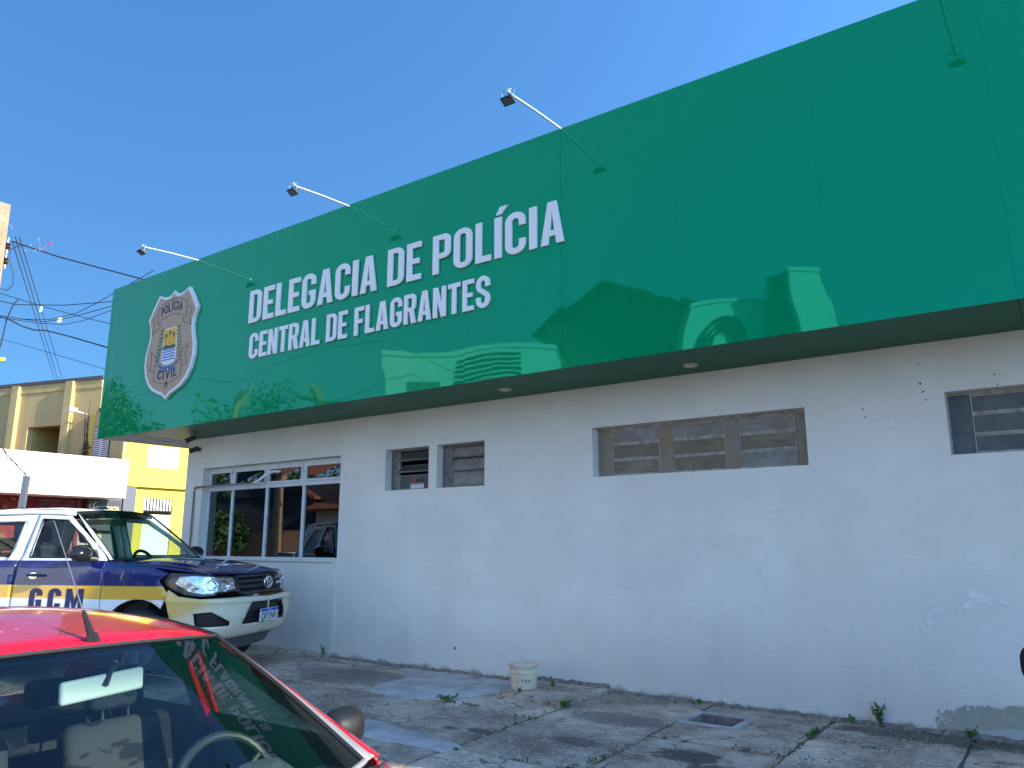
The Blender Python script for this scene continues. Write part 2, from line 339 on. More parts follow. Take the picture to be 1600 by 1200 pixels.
# drain pit
dp = thing('drain_pit', 'open rectangular drain hole with a cement rim near the foot of the wall', 'drain', (-2.575, 6.495, 0))
mb = MB(); x0, x1, y0, y1 = DR; x0 += .006; x1 -= .006; y0 += .006; y1 -= .006
for q in (((x0, y0), (x1, y0)), ((x1, y0), (x1, y1)), ((x1, y1), (x0, y1)), ((x0, y1), (x0, y0))):
    mb.quad((q[0][0] + 2.575, q[0][1] - 6.495, .002), (q[1][0] + 2.575, q[1][1] - 6.495, .002), (q[1][0] + 2.575, q[1][1] - 6.495, -.3), (q[0][0] + 2.575, q[0][1] - 6.495, -.3))
mb.quad(*[(x + 2.575, y - 6.495, -.2) for x, y in ((x0, y0), (x1, y0), (x1, y1), (x0, y1))])
mb.build('pit', mat('pit_concrete', (.20, .18, .16), .9, var=.4, scale=8, bump=.4), dp, recalc=False)
mb = MB(); mb.poly([(-.25, -.24), (.25, -.24), (.25, .24), (-.25, .24)], [[(-.195, -.185), (-.195, .185), (.195, .185), (.195, -.185)]], lambda u, v, d: (u, v, .012 + d), -.02)
mb.build('rim', CEM, dp)
# the hole must pass through the ground sheet: cut it
x0, x1, y0, y1 = DR
go = bpy.data.objects['ground']; bm = bmesh.new(); bm.from_mesh(go.data)
for co, no in (((x0, 0, 0), (1, 0, 0)), ((x1, 0, 0), (1, 0, 0)), ((0, y0, 0), (0, 1, 0)), ((0, y1, 0), (0, 1, 0))):
    bmesh.ops.bisect_plane(bm, geom=bm.verts[:] + bm.edges[:] + bm.faces[:], plane_co=co, plane_no=no)
bmesh.ops.delete(bm, geom=[f for f in bm.faces if x0 < f.calc_center_median().x < x1 and y0 < f.calc_center_median().y < y1], context='FACES')
bm.to_mesh(go.data); bm.free()
# ================================================================== POLICE STATION
XR = 8.0
pb = thing('police_station', 'single storey white plastered police station with a long glossy green fascia', 'building', (-2, 8, 0))
PB = Matrix.Translation((2, -8, 0))
def pbuild(mb, name, m, parent=None, **k):      # mesh given in world coordinates
    o = mb.build(name, m, parent or pb, **k)
    if (parent or pb) is pb: o.location = (2, -8, 0)
    return o
m = mat('station_plaster', (.74, .75, .76), .85); g = NG(m)
n1 = g.noise(.7, 6, .62); n2 = g.noise(3.2, 7, .65, dist=.4); n3 = g.noise(38, 3); nv = g.noise(1.3, 5, .6, stretch=(1, 1, .22))
col = g.mix(g.step(n1, .38, .68), (.70, .665, .61), (.775, .74, .685))
col = g.mix(g.m_('MULTIPLY', g.step(n2, .58, .75), .45), col, (.60, .57, .53))
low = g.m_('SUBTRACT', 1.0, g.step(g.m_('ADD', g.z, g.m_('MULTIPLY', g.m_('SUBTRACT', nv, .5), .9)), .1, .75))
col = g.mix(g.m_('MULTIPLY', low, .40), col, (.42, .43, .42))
dr = g.noise(5, 6, .65, stretch=(.5, 1, .3)); up = g.step(g.z, 2.5, 3.05)                  # darker streaks towards the soffit
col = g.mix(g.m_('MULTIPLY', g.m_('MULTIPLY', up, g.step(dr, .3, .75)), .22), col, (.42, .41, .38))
# damp patch with lost paint, low on the right
def blob(cx, cz, rx, rz, s=2.4, soft=.1, nn=None):
    dx = g.m_('DIVIDE', g.m_('SUBTRACT', g.x, cx), rx); dz = g.m_('DIVIDE', g.m_('SUBTRACT', g.z, cz), rz)
    r = g.m_('ADD', g.m_('MULTIPLY', dx, dx), g.m_('MULTIPLY', dz, dz)); r = g.m_('ADD', r, g.m_('MULTIPLY', g.m_('SUBTRACT', nn or n2, .5), s))
    return g.m_('SUBTRACT', 1.0, g.step(r, 1 - soft, 1 + soft))
worn = g.noise(9, 6, .7)
wet = blob(-.62, .80, .55, .42, 2.0, .6); col = g.mix(g.m_('MULTIPLY', wet, .25), col, (.52, .57, .60))
vo = g.n.new('ShaderNodeTexVoronoi'); vo.feature = 'DISTANCE_TO_EDGE'; vo.inputs['Scale'].default_value = 1.1
mx_ = g.n.new('ShaderNodeMix'); mx_.data_type = 'VECTOR'; mx_.inputs[0].default_value = .35; nc = g.n.new('ShaderNodeTexNoise'); nc.inputs['Scale'].default_value = 3; nc.inputs['Detail'].default_value = 7; g.l.new(g.tc, nc.inputs['Vector']); g.l.new(g.tc, mx_.inputs[4]); g.l.new(nc.outputs['Color'], mx_.inputs[5]); g.l.new(mx_.outputs[1], vo.inputs['Vector'])
hair = g.m_('MULTIPLY', g.m_('SUBTRACT', 1.0, g.step(vo.outputs['Distance'], .0, .006)), g.step(g.noise(.8, 3), .5, .6)); col = g.mix(g.m_('MULTIPLY', hair, .2), col, (.40, .39, .37))
soil = g.m_('SUBTRACT', 1.0, g.step(g.m_('ADD', g.z, g.m_('MULTIPLY', g.m_('SUBTRACT', g.noise(6, 6, .7, stretch=(1, 1, .4)), .5), .22)), .0, .07)); col = g.mix(g.m_('MULTIPLY', soil, .75), col, (.13, .115, .095))
scf = g.m_('MULTIPLY', g.step(g.noise(1.7, 8, .72, dist=1.0), .60, .66), g.m_('SUBTRACT', 1.0, g.step(g.z, .5, 2.0))); col = g.mix(g.m_('MULTIPLY', scf, .16), col, (.48, .47, .44))
cr = g.m_('MULTIPLY', g.m_('SUBTRACT', blob(-.60, .66, .5, .36, 2.2, .07), blob(-.60, .62, .47, .33, 2.2, .09)), g.step(worn, .42, .6)); col = g.mix(g.m_('MULTIPLY', cr, .55), col, (.84, .86, .88))
wet2 = blob(-3.6, 1.35, .7, .35, 2.4, .3); col = g.mix(g.m_('MULTIPLY', wet2, .16), col, (.56, .58, .6))
peel = blob(-.20, .05, .85, .22, 1.5, .05, worn); col = g.mix(peel, col, g.mix(worn, (.22, .23, .17), (.40, .41, .37)))
peel2 = blob(-.2, -.02, .7, .12, 1.4, .1, worn); col = g.mix(g.m_('MULTIPLY', peel2, .8), col, (.43, .45, .45))
for cx, cz, r in ((-5.87, .27, .016), (-1.36, 2.56, .007), (-1.345, 2.49, .007), (-.9, 2.73, .009), (-.885, 2.66, .008), (-.87, 2.59, .007), (-.37, 2.74, .007), (-.36, 2.66, .006), (-.38, 2.6, .009), (-2.9, 2.9, .006), (-.9, 2.9, .006)):
    col = g.mix(blob(cx + 0, cz, r, r, .6, .15), col, (.05, .045, .04))
hgt = g.m_('ADD', g.m_('ADD', g.m_('MULTIPLY', n2, 1.0), g.m_('MULTIPLY', n3, .14)), g.m_('MULTIPLY', peel, -.5))
hgt = g.m_('ADD', hgt, g.m_('MULTIPLY', cr, .6))
g.out(col, .82, g.bump(hgt, .5, .02))
PLASTER = m
# station_plaster uses world-aligned coordinates: the wall mesh is in world coordinates under an offset parent
W1 = (-7.06, -6.325, 2.085, 2.605); W2 = (-6.196, -5.465, 2.085, 2.608); W3 = (-4.03, -1.845, 2.11, 2.628); W4 = (-.735, 1.35, 2.125, 2.64); WB = (-11.04, -7.89, 1.22, 2.59)
mb = MB(); wall_xz(mb, 7.1, 7.30, -11.5, XR, -.15, 3.2, [W1, W2, W3, W4, WB])
pbuild(mb, 'front_wall', PLASTER, recalc=False)
mb = MB(); mb.box(-11.5, -11.3, 7.302, 20, -.15, 5.3); mb.box(XR - .2, XR, 7.302, 20, -.15, 5.3); mb.box(-11.298, XR - .202, 19.8, 20, -.15, 5.3); mb.box(-11.298, XR - .202, 7.302, 7.5, 3.202, 5.3)
pbuild(mb, 'side_wall', PLASTER)
mb = MB(); mb.box(-11.298, XR - .202, 7.502, 19.798, 3.4, 3.5); pbuild(mb, 'roof', mat('roof_sheet', (.4, .4, .38), .7))
mb = MB(); mb.box(-11.29, XR - .21, 9.6, 9.7, -.1, 3.39); mb.box(-11.29, XR - .21, 7.31, 9.59, -.12, -.03)
pbuild(mb, 'inner_wall', mat('room_dark', (.05, .05, .05), .9))
mb = MB(); mb.box(-7.955, -7.87, 7.082, 7.098, 0, 1.215); mb.box(-11.06, -7.86, 7.075, 7.098, 1.195, 1.222)
pbuild(mb, 'sill', PLASTER)
mb = MB()
ring = [(-11.5 + i*.12, 7.1 - .03 - .02*abs(mnoise.noise(Vector((i*.7, 0, 0)))), .03 + .015*mnoise.noise(Vector((i*.4, 3, 0)))) for i in range(31)]
mb.grid([[(p[0], 7.099, p[2] + .02) for p in ring], [(p[0], p[1], p[2]) for p in ring], [(p[0], p[1] - .02, -.01) for p in ring]]); pbuild(mb, 'base_mortar', SLAB, smooth=True)
mb = MB(); n_ = 400
rows = [[], [], []]
for i in range(n_ + 1):
    x = -7.9 + 11.5*i/n_; k = mnoise.noise(Vector((x*3, 1, 0))); k2 = mnoise.noise(Vector((x*14, 7, 0)))
    w_ = max(.004, .028 + .03*k + .02*k2); h_ = max(.001, .016 + .016*k + .012*k2)
    if -4.75 < x < -3.88: h_ += .03
    rows[0].append((x, 7.099, h_*1.5 + .004)); rows[1].append((x, 7.099 - w_*.5, h_)); rows[2].append((x, 7.099 - w_, -.012 if not -4.75 < x < -3.88 else .025))
mb.grid(rows); pbuild(mb, 'base_soil', mat('soil', (.10, .08, .06), .95, col2=(.30, .27, .23), scale=30, bump=.6, bscale=90), smooth=True)
# ---- fascia
m = mat('green_panel', (0.0, .215, .075), .03, spec=1.0); GREEN = m; m.node_tree.nodes['Principled BSDF'].inputs['Specular Tint'].default_value = (.06, 1, .78, 1)
g = NG(m); q1 = g.noise(.9, 3, .5); g.out(None, None, g.bump(q1, .04, .05)); g.val(g.p.inputs['Roughness'], g.m_('ADD', g.m_('MULTIPLY', g.step(g.noise(2.2, 6, .7), .5, .8), .04), .02))
YF, ZB, ZT, XL = 6.152, 3.07, 5.58, -12.56
seams = [XL] + [-.13 - 1.221*k for k in range(10, -1, -1) if -.13 - 1.221*k > XL + .15] + [1.09, 2.31, 3.53, 4.75, 5.98, 7.2, XR]
rf = random.Random(21)
for i in range(len(seams) - 1):
    a, b = seams[i], seams[i + 1]; nx, nz = 14, 22; mb = MB()
    am = rf.choice((-1, 1, 1))*rf.uniform(.002, .0065); tl = rf.uniform(-.002, .002); ph = rf.uniform(0, 6); w2 = rf.uniform(.0005, .0014)
    rows = []
    for k in range(nz + 1):
        v = k/nz; r_ = []
        for j in range(nx + 1):
            u = j/nx; e = sin(pi*u)**.8*min(1, sin(pi*v)*1.6)
            y = YF + tl*(u - .5) - am*e + w2*e*sin(7*v + ph + 3*u)
            r_.append((a + .0006 + (b - a - .0012)*u, y, ZB + (ZT - ZB)*v))
        rows.append(r_)
    mb.grid(rows); o = pbuild(mb, 'fascia_panel', GREEN, smooth=True, recalc=False, angle=80)
mb = MB(); mb.box(XL, XR, YF + .010, YF + .05, ZB + .012, ZT - .004)
mb.box(XL, XR, YF + .052, 7.6, ZT - .06, ZT - .012); mb.box(XL, XL + .05, YF + .052, 13, ZB + .012, ZT - .062)
pbuild(mb, 'fascia_frame', mat('green_core', (.0, .17, .06), .4))
mb = MB()
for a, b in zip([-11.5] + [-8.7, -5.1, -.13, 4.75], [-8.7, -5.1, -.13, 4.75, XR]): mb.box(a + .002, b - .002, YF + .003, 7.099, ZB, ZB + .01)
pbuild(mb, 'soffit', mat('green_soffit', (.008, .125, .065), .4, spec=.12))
SB = mat('soffit_board', (.80, .74, .64), .8, var=.25, scale=3, bump=.3, stretch=(4, .5, 1))
mb = MB()
for i in range(9):
    x = XL + .02 + i*.118; mb.box(x, x + .112, YF + .004, 13, ZB + .004 + .006*(i % 2), ZB + .025 + .006*(i % 2))
pbuild(mb, 'side_soffit', SB)
# ---- windows
FR = mat('old_iron_frame', (.34, .31, .28), .75, var=.35, scale=14, bump=.4)
RUST = mat('rusty_mullion', (.26, .24, .225), .8, col2=(.30, .19, .10), scale=5, bump=.7, bscale=60)
def pebble_glass(name, c1, c2, c3):
    m = mat(name, c1, .35); g = NG(m); a = g.noise(3.5, 6, .7); b = g.noise(110, 2); c = g.noise(9, 5, .7, stretch=(.5, 1, 2))
    col = g.mix(g.step(a, .42, .6), c1, c2); col = g.mix(g.m_('MULTIPLY', g.step(c, .5, .68), .7), col, c3)
    col = g.mix(g.m_('MULTIPLY', b, .3), col, (.04, .04, .04)); g.out(col, .32, g.bump(b, .8, .01)); return m
PG1 = pebble_glass('pebbled_glass_grey', (.24, .225, .21), (.34, .32, .30), (.20, .15, .10))
PG2 = pebble_glass('pebbled_glass_brown', (.20, .155, .105), (.30, .24, .165), (.12, .10, .085))
PG3 = pebble_glass('pebbled_glass_blue', (.085, .105, .115), (.12, .14, .15), (.08, .085, .085))
PG4 = pebble_glass('pebbled_glass_dark', (.07, .075, .075), (.11, .115, .11), (.06, .055, .05)); FR2 = mat('dark_iron_frame', (.17, .16, .15), .7, var=.3, scale=14, bump=.3)
def iron_window(h, bays, bars, panes_m, bar_m, name, yf=7.235, post_m=None, open_=None, label=None):
    x0, x1, z0, z1 = h; mb = MB(); t = .022
    wall_xz(mb, yf - .02, yf + .03, x0 + .001, x1 - .001, z0 + .001, z1 - .001, [(x0 + .012, x1 - .012, z0 + t*.6, z1 - t)])
    e = [x0] + [v for b in bays for v in b] + [x1]
    fo = pbuild(mb, name, bar_m)
    if label: fo['label'] = label
    mb = MB()
    for i in range(0, len(e), 2): mb = MB(); mb.box(e[i] + .001, e[i + 1] - .001, yf - (.012 if 0 < i < len(e) - 2 else .006), yf + .02, z0 + t*.6, z1 - t); pbuild(mb, 'mullion', post_m or bar_m, fo)
    zs = [z0 + t*.6] + bars + [z1 - t]; k = 0
    for bi, (a, b) in enumerate(bays):
        for j in range(len(zs) - 1):
            tilt = (open_ or {}).get((bi, j), 0); M = Matrix.Translation((0, yf, (zs[j] + zs[j + 1])/2)) @ Matrix.Rotation(tilt, 4, 'X'); hh = (zs[j + 1] - zs[j])/2 - .004
            mb = MB(); mb.box(a + .012, b - .012, -.003, .003, -hh, hh, M); po = pbuild(mb, 'pane', panes_m[(bi*3 + j) % len(panes_m)], fo)
            mb = MB(); s = .009
            for q in ((a + .003, b - .003, -hh - .003, -hh + .012), (a + .003, b - .003, hh - .012, hh + .003), (a + .003, a + .013, -hh + .012, hh - .012), (b - .013, b - .003, -hh + .012, hh - .012)):
                mb.box(q[0], q[1], -s, s, q[2], q[3], M)
            pbuild(mb, 'pane_frame', bar_m, fo); k += 1
    return fo
iron_window(W1, [(-6.92, -6.345)], [2.28, 2.44], [PG4], FR2, 'window', open_={(0, 1): -.95, (0, 2): -.7}, label='small square window with two tilted louvre panes and a paper stuck to the lowest')
iron_window(W2, [(-6.05, -5.49)], [2.28, 2.44], [PG1], FR2, 'window', open_={(0, 1): -.3, (0, 2): -.35}, label='small square window with its louvre panes nearly closed')
iron_window(W3, [(-3.86, -3.32), (-3.18, -2.63), (-2.5, -1.96)], [2.285, 2.45], [PG2, PG2, PG1, PG2, PG2, PG1, PG1, PG2, PG1], FR, 'window', post_m=RUST, label='long high window of three bays of dusty brown panes')
iron_window(W4, [(-.57, .2), (.33, 1.2)], [2.29, 2.46], [PG3], FR, 'window', post_m=PG3, label='long high window of dark blue grey pebbled panes')
# big glazed window
yb = 7.235; x0, x1, z0, z1 = WB; mb = MB(); zt = 2.262; mx = [-10.41, -9.58, -8.76]
mb.box(x0, x0 + .035, yb - .02, yb + .02, z0, z1); mb.box(x1 - .05, x1, yb - .02, yb + .02, z0, z1); mb.box(x0 + .036, x1 - .051, yb - .02, yb + .02, z1 - .05, z1 - .001)
mb.box(x0 + .036, x1 - .051, yb - .02, yb + .02, z0 + .001, z0 + .025); mb.box(x0 + .036, x1 - .051, yb - .025, yb + .02, zt - .028, zt + .028)
for x in mx: mb.box(x - .024, x + .024, yb - .022, yb + .02, z0 + .026, zt - .029); mb.box(x - .028, x + .028, yb - .022, yb + .02, zt + .029, z1 - .052)
big = pbuild(mb, 'window', WHITEP, bevel=.002); big['label'] = 'large window of mirror dark glass with white painted frame near the corner'
DG = glass_mat('dark_film_glass', (.12, .13, .14), 2.5)
e = [x0 + .035] + mx + [x1 - .05]
for i in range(4):
    a = e[i] + (.024 if i else 0); b = e[i + 1] - (.024 if i < 3 else 0)
    mb = MB(); rk = random.Random(i + 50); ax, az = rk.uniform(-.004, .004), rk.uniform(-.003, .003)
    mb.quad((a - .01, yb + ax, z0), (b + .01, yb, z0), (b + .01, yb + az, zt), (a - .01, yb + ax + az, zt)); pbuild(mb, 'glass_pane', DG, big)
    mb = MB(); c, d = zt + .030, z1 - .053; a2, b2 = a + .006, b - .006
    for q in ((a2, b2, c, c + .032), (a2, b2, d - .034, d), (a2, a2 + .03, c + .033, d - .035), (b2 - .03, b2, c + .033, d - .035)): mb.box(q[0], q[1], yb - .036, yb - .004, q[2], q[3])
    pbuild(mb, 'top_sash', WHITEP, big, bevel=.002)
    mb = MB(); mb.quad((a2 + .02, yb - .012, c + .02), (b2 - .02, yb - .016, c + .02), (b2 - .02, yb - .01, d - .02), (a2 + .02, yb - .014, d - .02)); pbuild(mb, 'glass_pane', DG, big)
mb = MB(); mb.tube([(-11.21, 7.075, .7), (-11.21, 7.075, 2.24), (-11.2, 7.075, 2.275), (-11.17, 7.075, 2.3), (-9.75, 7.075, 2.305), (-9.68, 7.08, 2.305)], .014, 10)
pbuild(mb, 'conduit', mat('conduit_brown', (.2, .16, .13), .6), smooth=True)
mb = MB(); mb.tube([(-9.72, 7.08, 2.305), (-9.62, 7.09, 2.335), (-9.5, 7.1, 2.40), (-9.42, 7.12, 2.445), (-9.33, 7.15, 2.46), (-9.3, 7.22, 2.46)], .02, 10)
pbuild(mb, 'pipe_elbow', mat('white_pvc', (.8, .8, .78), .45), smooth=True)
# paper notice
pn = thing('paper_notice', 'small red and white paper stuck to the lowest pane of the left small window', 'notice', (-6.62, 7.226, 2.105))
mb = MB(); mb.box(-.11, .11, -.0015, .0, 0, .075); mb.build('sheet', mat('paper', (.62, .6, .6), .8), pn)
mb = MB(); mb.box(-.08, -.02, -.003, -.0018, .077, .125); mb.build('red_header', mat('red_print', (.4, .04, .03), .7), pn)
mb = MB(); mb.box(-.02, .12, -.003, -.0018, .09, .12)
for i in range(5): mb.box(-.1 + i*.043, -.074 + i*.043, -.003, -.0018, .052, .083)
mb.build('photo_strip', mat('dark_print', (.04, .035, .03), .7), pn)
# ---- raised lettering
def arc(cx, cy, r, a0, a1, n=7, ry=None): ry = ry or r; return [(cx + r*cos(radians(a0 + (a1 - a0)*i/n)), cy + ry*sin(radians(a0 + (a1 - a0)*i/n))) for i in range(n + 1)]
def stroke(pts, t):
    L, R_ = [], []
    for i, p in enumerate(pts):
        a = Vector(pts[max(i - 1, 0)]); b = Vector(pts[min(i + 1, len(pts) - 1)]); d = (b - a).normalized(); n = Vector((-d.y, d.x))*t/2
        L.append((p[0] + n.x, p[1] + n.y)); R_.append((p[0] - n.x, p[1] - n.y))
    return L + R_[::-1]
T = .152; Wd = .47
def rrect(x0, y0, x1, y1, r, l=True):
    o = arc(x1 - r, y1 - r, r, 0, 90)
    o += arc(x0 + r, y1 - r, r, 90, 180) + arc(x0 + r, y0 + r, r, 180, 270) if l else [(x0, y1), (x0, y0)]
    return o + arc(x1 - r, y0 + r, r, 270, 360)
def glyph(ch):
    t, w_ = T, Wd
    if ch == 'I': return .17, [([(0, 0), (.17, 0), (.17, 1), (0, 1)], [])]
    if ch == 'Í': return .17, [([(0, 0), (.17, 0), (.17, 1), (0, 1)], []), ([(.03, 1.06), (.15, 1.06), (.32, 1.25), (.13, 1.25)], [])]
    if ch == 'D': return w_, [(rrect(0, 0, w_, 1, .2, False), [rrect(t, t*.9, w_ - t, 1 - t*.9, .06, False)[::-1]])]
    if ch == 'O': return w_, [(rrect(0, 0, w_, 1, .22), [rrect(t, t*.9, w_ - t, 1 - t*.9, .065)[::-1]])]
    if ch == 'E': return .40, [([(0, 0), (.4, 0), (.4, .15), (t, .15), (t, .43), (.35, .43), (.35, .57), (t, .57), (t, .85), (.4, .85), (.4, 1), (0, 1)], [])]
    if ch == 'F': return .40, [([(0, 0), (t, 0), (t, .41), (.35, .41), (.35, .56), (t, .56), (t, .85), (.4, .85), (.4, 1), (0, 1)], [])]
    if ch == 'L': return .38, [([(0, 0), (.38, 0), (.38, .15), (t, .15), (t, 1), (0, 1)], [])]
    if ch == 'T': return .44, [([(.22 - t/2, 0), (.22 + t/2, 0), (.22 + t/2, .85), (.44, .85), (.44, 1), (0, 1), (0, .85), (.22 - t/2, .85)], [])]
    if ch == 'A': return .5, [([(0, 0), (.16, 0), (.185, .19), (.315, .19), (.34, 0), (.5, 0), (.345, 1), (.155, 1)], [[(.208, .32), (.25, .76), (.292, .32)]])]
    if ch == 'N': return .47, [([(0, 0), (.15, 0), (.15, .56), (.31, 0), (.47, 0), (.47, 1), (.32, 1), (.32, .46), (.165, 1), (0, 1)], [])]
    if ch == 'P': return w_, [([(0, 0), (t, 0), (t, .38)] + arc(w_ - .17, .38 + .17, .17, -90, 0) + arc(w_ - .17, 1 - .17, .17, 0, 90) + [(0, 1)], [([(t, .52), (t, .86)] + arc(w_ - t - .05, .86 - .05, .05, 90, 0) + arc(w_ - t - .05, .52 + .05, .05, 0, -90))])]
    if ch == 'R': return w_, [([(0, 0), (t, 0), (t, .4), (.22, .4), (.31, 0), (.48, 0), (.385, .44)] + [(w_ - .02, .52), (w_, .62)] + arc(w_ - .17, 1 - .17, .17, 0, 90) + [(0, 1)], [([(t, .54), (t, .86)] + arc(w_ - t - .05, .86 - .05, .05, 90, 0) + arc(w_ - t - .05, .54 + .05, .05, 0, -90))])]
    if ch in 'CG':
        c = w_ - t/2; q = [(c, .66), (c, .72)] + arc(w_/2, .79, w_/2 - t/2, 0, 180, 12, .21 - t*.45)[0:] + arc(w_/2, .21, w_/2 - t/2, 180, 360, 12, .21 - t*.45)
        if ch == 'C': return w_, [(stroke(q + [(c, .28), (c, .34)], t), [])]
        body = stroke(q, t); n = len(q); L, R_ = body[:n], body[n:][::-1]
        # left offsets are the inner side here; close with the bar of the G
        inner, outer = (L, R_) if L[5][0] > R_[5][0] else (L, R_)
        ins = L if abs(L[-1][0] - w_/2) < abs(R_[-1][0] - w_/2) else R_; outs = R_ if ins is L else L
        return w_, [(outs + [(w_, .5), (w_*.52, .5), (w_*.52, .37), (w_ - t, .37)] + ins[::-1], [])]
    if ch == 'S':
        r, ry = w_/2 - t/2, .19
        q = [(w_ - t/2, .66), (w_ - t/2, .74)] + arc(w_/2, 1 - t*.45 - ry + .005, r, 0, 180, 10, ry) + [(t/2, .68), (t/2 + .03, .6), (w_/2, .5), (w_ - t/2 - .03, .40), (w_ - t/2, .32)] + arc(w_/2, t*.45 + ry, r, 0, -180, 10, ry) + [(t/2, .27), (t/2, .34)]
        return w_, [(stroke(q, t), [])]
LET = mat('letter_paint', (.74, .73, .73), .4, spec=.4)
def letters(txt, xa, xb, za, zb, name, label):
    adv, gap, sp = 0, .085, .24; pos = []
    for ch in txt:
        if ch == ' ': adv += sp; continue
        w_, gl = glyph(ch); pos.append((adv, gl, ch)); adv += w_ + gap
    tot = adv - gap; sx = (xb - xa)/tot; h = zb - za
    root = thing(name, label, 'sign', (xa, YF, za))
    for a, gl, ch in pos:
        mb = MB()
        for o_, hs in gl: mb.poly(o_, hs, lambda u, v, d: ((a + u)*sx, -.026 + d, v*h), .022)
        mb.build('letter', LET, root, bevel=.002, seg=1)
    return root
letters('DELEGACIA DE POLÍCIA', -8.77, -3.752, 4.345, 4.80, 'sign_lettering', 'upper line of tall raised white letters reading DELEGACIA DE POLÍCIA on the green fascia')
letters('CENTRAL DE FLAGRANTES', -8.71, -4.665, 3.842, 4.19, 'sign_lettering', 'lower line of smaller raised white letters reading CENTRAL DE FLAGRANTES on the green fascia')
# ---- shield badge
bd = thing('police_shield', 'tan shield badge with white edge reading POLÍCIA CIVIL PI on the green fascia', 'badge', (-10.62, YF, 3.50))
half = [(0, 1.675), (.07, 1.62), (.15, 1.60), (.27, 1.615), (.40, 1.665), (.53, 1.50), (.655, 1.31), (.585, 1.17), (.565, 1.03), (.60, .90), (.65, .75), (.655, .58), (.60, .40), (.50, .26), (.36, .16), (.20, .10), (.10, .07), (.04, .03), (0, 0)]
out = half + [(-x, z) for x, z in half[-2:0:-1]]
def F(y): return lambda u, v, d: (u, y + d, v)
mb = MB(); mb.poly(out, [], F(-.045), .043); mb.build('border', mat('badge_white', (.66, .66, .67), .4), bd, bevel=.004)
def shrink(pts, k, cz=.86): return [(x*(1 - k/.65), cz + (z - cz)*(1 - k/.84)) for x, z in pts]
TAN = mat('badge_tan', (.40, .27, .175), .45); INK = mat('badge_navy', (.02, .025, .07), .5)
mb = MB(); mb.poly(shrink(out, .05), [], F(-.048), .004); mb.build('face', TAN, bd)
TX = lambda x, z, y=-.05, ry=0: Matrix.Translation((x, y, z)) @ Matrix.Rotation(ry, 4, 'Y') @ Matrix.Rotation(pi/2, 4, 'X')
mb = MB()
def line2(mb, pts, t=.007, y=-.051, closed=False):
    if closed: pts = list(pts) + [pts[0]]
    mb.poly(stroke(pts, t), [], F(y), .002)
def arcz(z, bow, x0, x1, n=12): return [(x0 + (x1 - x0)*i/n, z + bow*(1 - (2*i/n - 1)**2)) for i in range(n + 1)]
line2(mb, arcz(1.44, .10, -.38, .38)); line2(mb, arcz(1.20, .10, -.38, .38)); line2(mb, [(-.38, 1.20), (-.38, 1.44)]); line2(mb, [(.38, 1.20), (.38, 1.44)])
for s in (-1, 1):
    line2(mb, [(s*.38, 1.36), (s*.52, 1.30)]); line2(mb, [(s*.52, 1.30), (s*.46, 1.19)]); line2(mb, [(s*.46, 1.19), (s*.52, 1.05)]); line2(mb, [(s*.52, 1.05), (s*.30, 1.14)]); line2(mb, [(s*.30, 1.14), (s*.32, 1.21)])
line2(mb, arcz(.33, -.09, -.36, .36)); line2(mb, arcz(.57, -.09, -.36, .36)); line2(mb, [(-.36, .33), (-.36, .57)]); line2(mb, [(.36, .33), (.36, .57)])
for s in (-1, 1):
    line2(mb, [(s*.36, .45), (s*.50, .50)]); line2(mb, [(s*.50, .50), (s*.44, .60)]); line2(mb, [(s*.44, .60), (s*.48, .78)]); line2(mb, [(s*.48, .78), (s*.26, .62)]); line2(mb, [(s*.26, .62), (s*.30, .555)])
mb.build('ribbon_outline', INK, bd)
for i, ch in enumerate('POLÍCIA'):
    x = (-.27, -.175, -.085, -.012, .06, .135, .215)[i]; text_mesh(ch, .19, 'ribbon_letter', INK, bd, TX(x, 1.32 + .10*(1 - (x/.38)**2), ry=-(-x)*.5 if 0 else x*.5), sx=.72, bold=.004)
for i, ch in enumerate('CIVIL'):
    x = (-.2, -.09, .02, .125, .2)[i]; text_mesh(ch, .20, 'ribbon_letter', INK, bd, TX(x, .45 - .09*(1 - (x/.36)**2), ry=-x*.45), sx=.78, bold=.005)
text_mesh('PI', .13, 'state_letters', mat('badge_brown', (.07, .05, .05), .5), bd, TX(0, .215), sx=.85, bold=.001)
def flat(nm, polys, c, y): 
    mb = MB()
    for p in polys: mb.poly(p, [], F(y), .002)
    return mb.build(nm, mat(nm + '_paint', c, .5), bd)
flat('arms_border', [[(-.19, 1.09), (.19, 1.09), (.19, .60), (.14, .545), (0, .52), (-.14, .545), (-.19, .60)]], (.75, .72, .68), -.0505)
flat('arms_yellow', [[(-.175, 1.075), (.175, 1.075), (.175, .80), (-.175, .80)]], (.72, .40, .06), -.0525)
flat('arms_water', [[(-.175, .77), (.175, .77), (.175, .61), (.135, .56), (0, .54), (-.135, .56), (-.175, .61)]], (.62, .66, .75), -.0525)
flat('arms_wave', [[(-.17, z), (.17, z), (.17, z + .018), (-.17, z + .018)] for z in (.595, .635, .675, .715, .75)], (.03, .12, .42), -.0545)
flat('arms_hill', [[(-.175, .775), (.175, .775), (.175, .80), (.1, .825), (0, .81), (-.08, .835), (-.175, .80)]], (.02, .10, .03), -.0545)
def leafp(x, z, a, l, w_): c_, s_ = cos(a), sin(a); return [(x + c_*u - s_*v, z + s_*u + c_*v) for u, v in ((0, 0), (l*.5, w_), (l, 0), (l*.5, -w_))]
pl = []
for x, z in ((-.10, .975), (.0, 1.01), (.10, .975)):
    pl += [leafp(x, z, a, .045, .010) for a in (.2, 1.2, 1.9, 2.9, -.7, 3.9)]
flat('arms_palm', pl, (.02, .12, .03), -.0545)
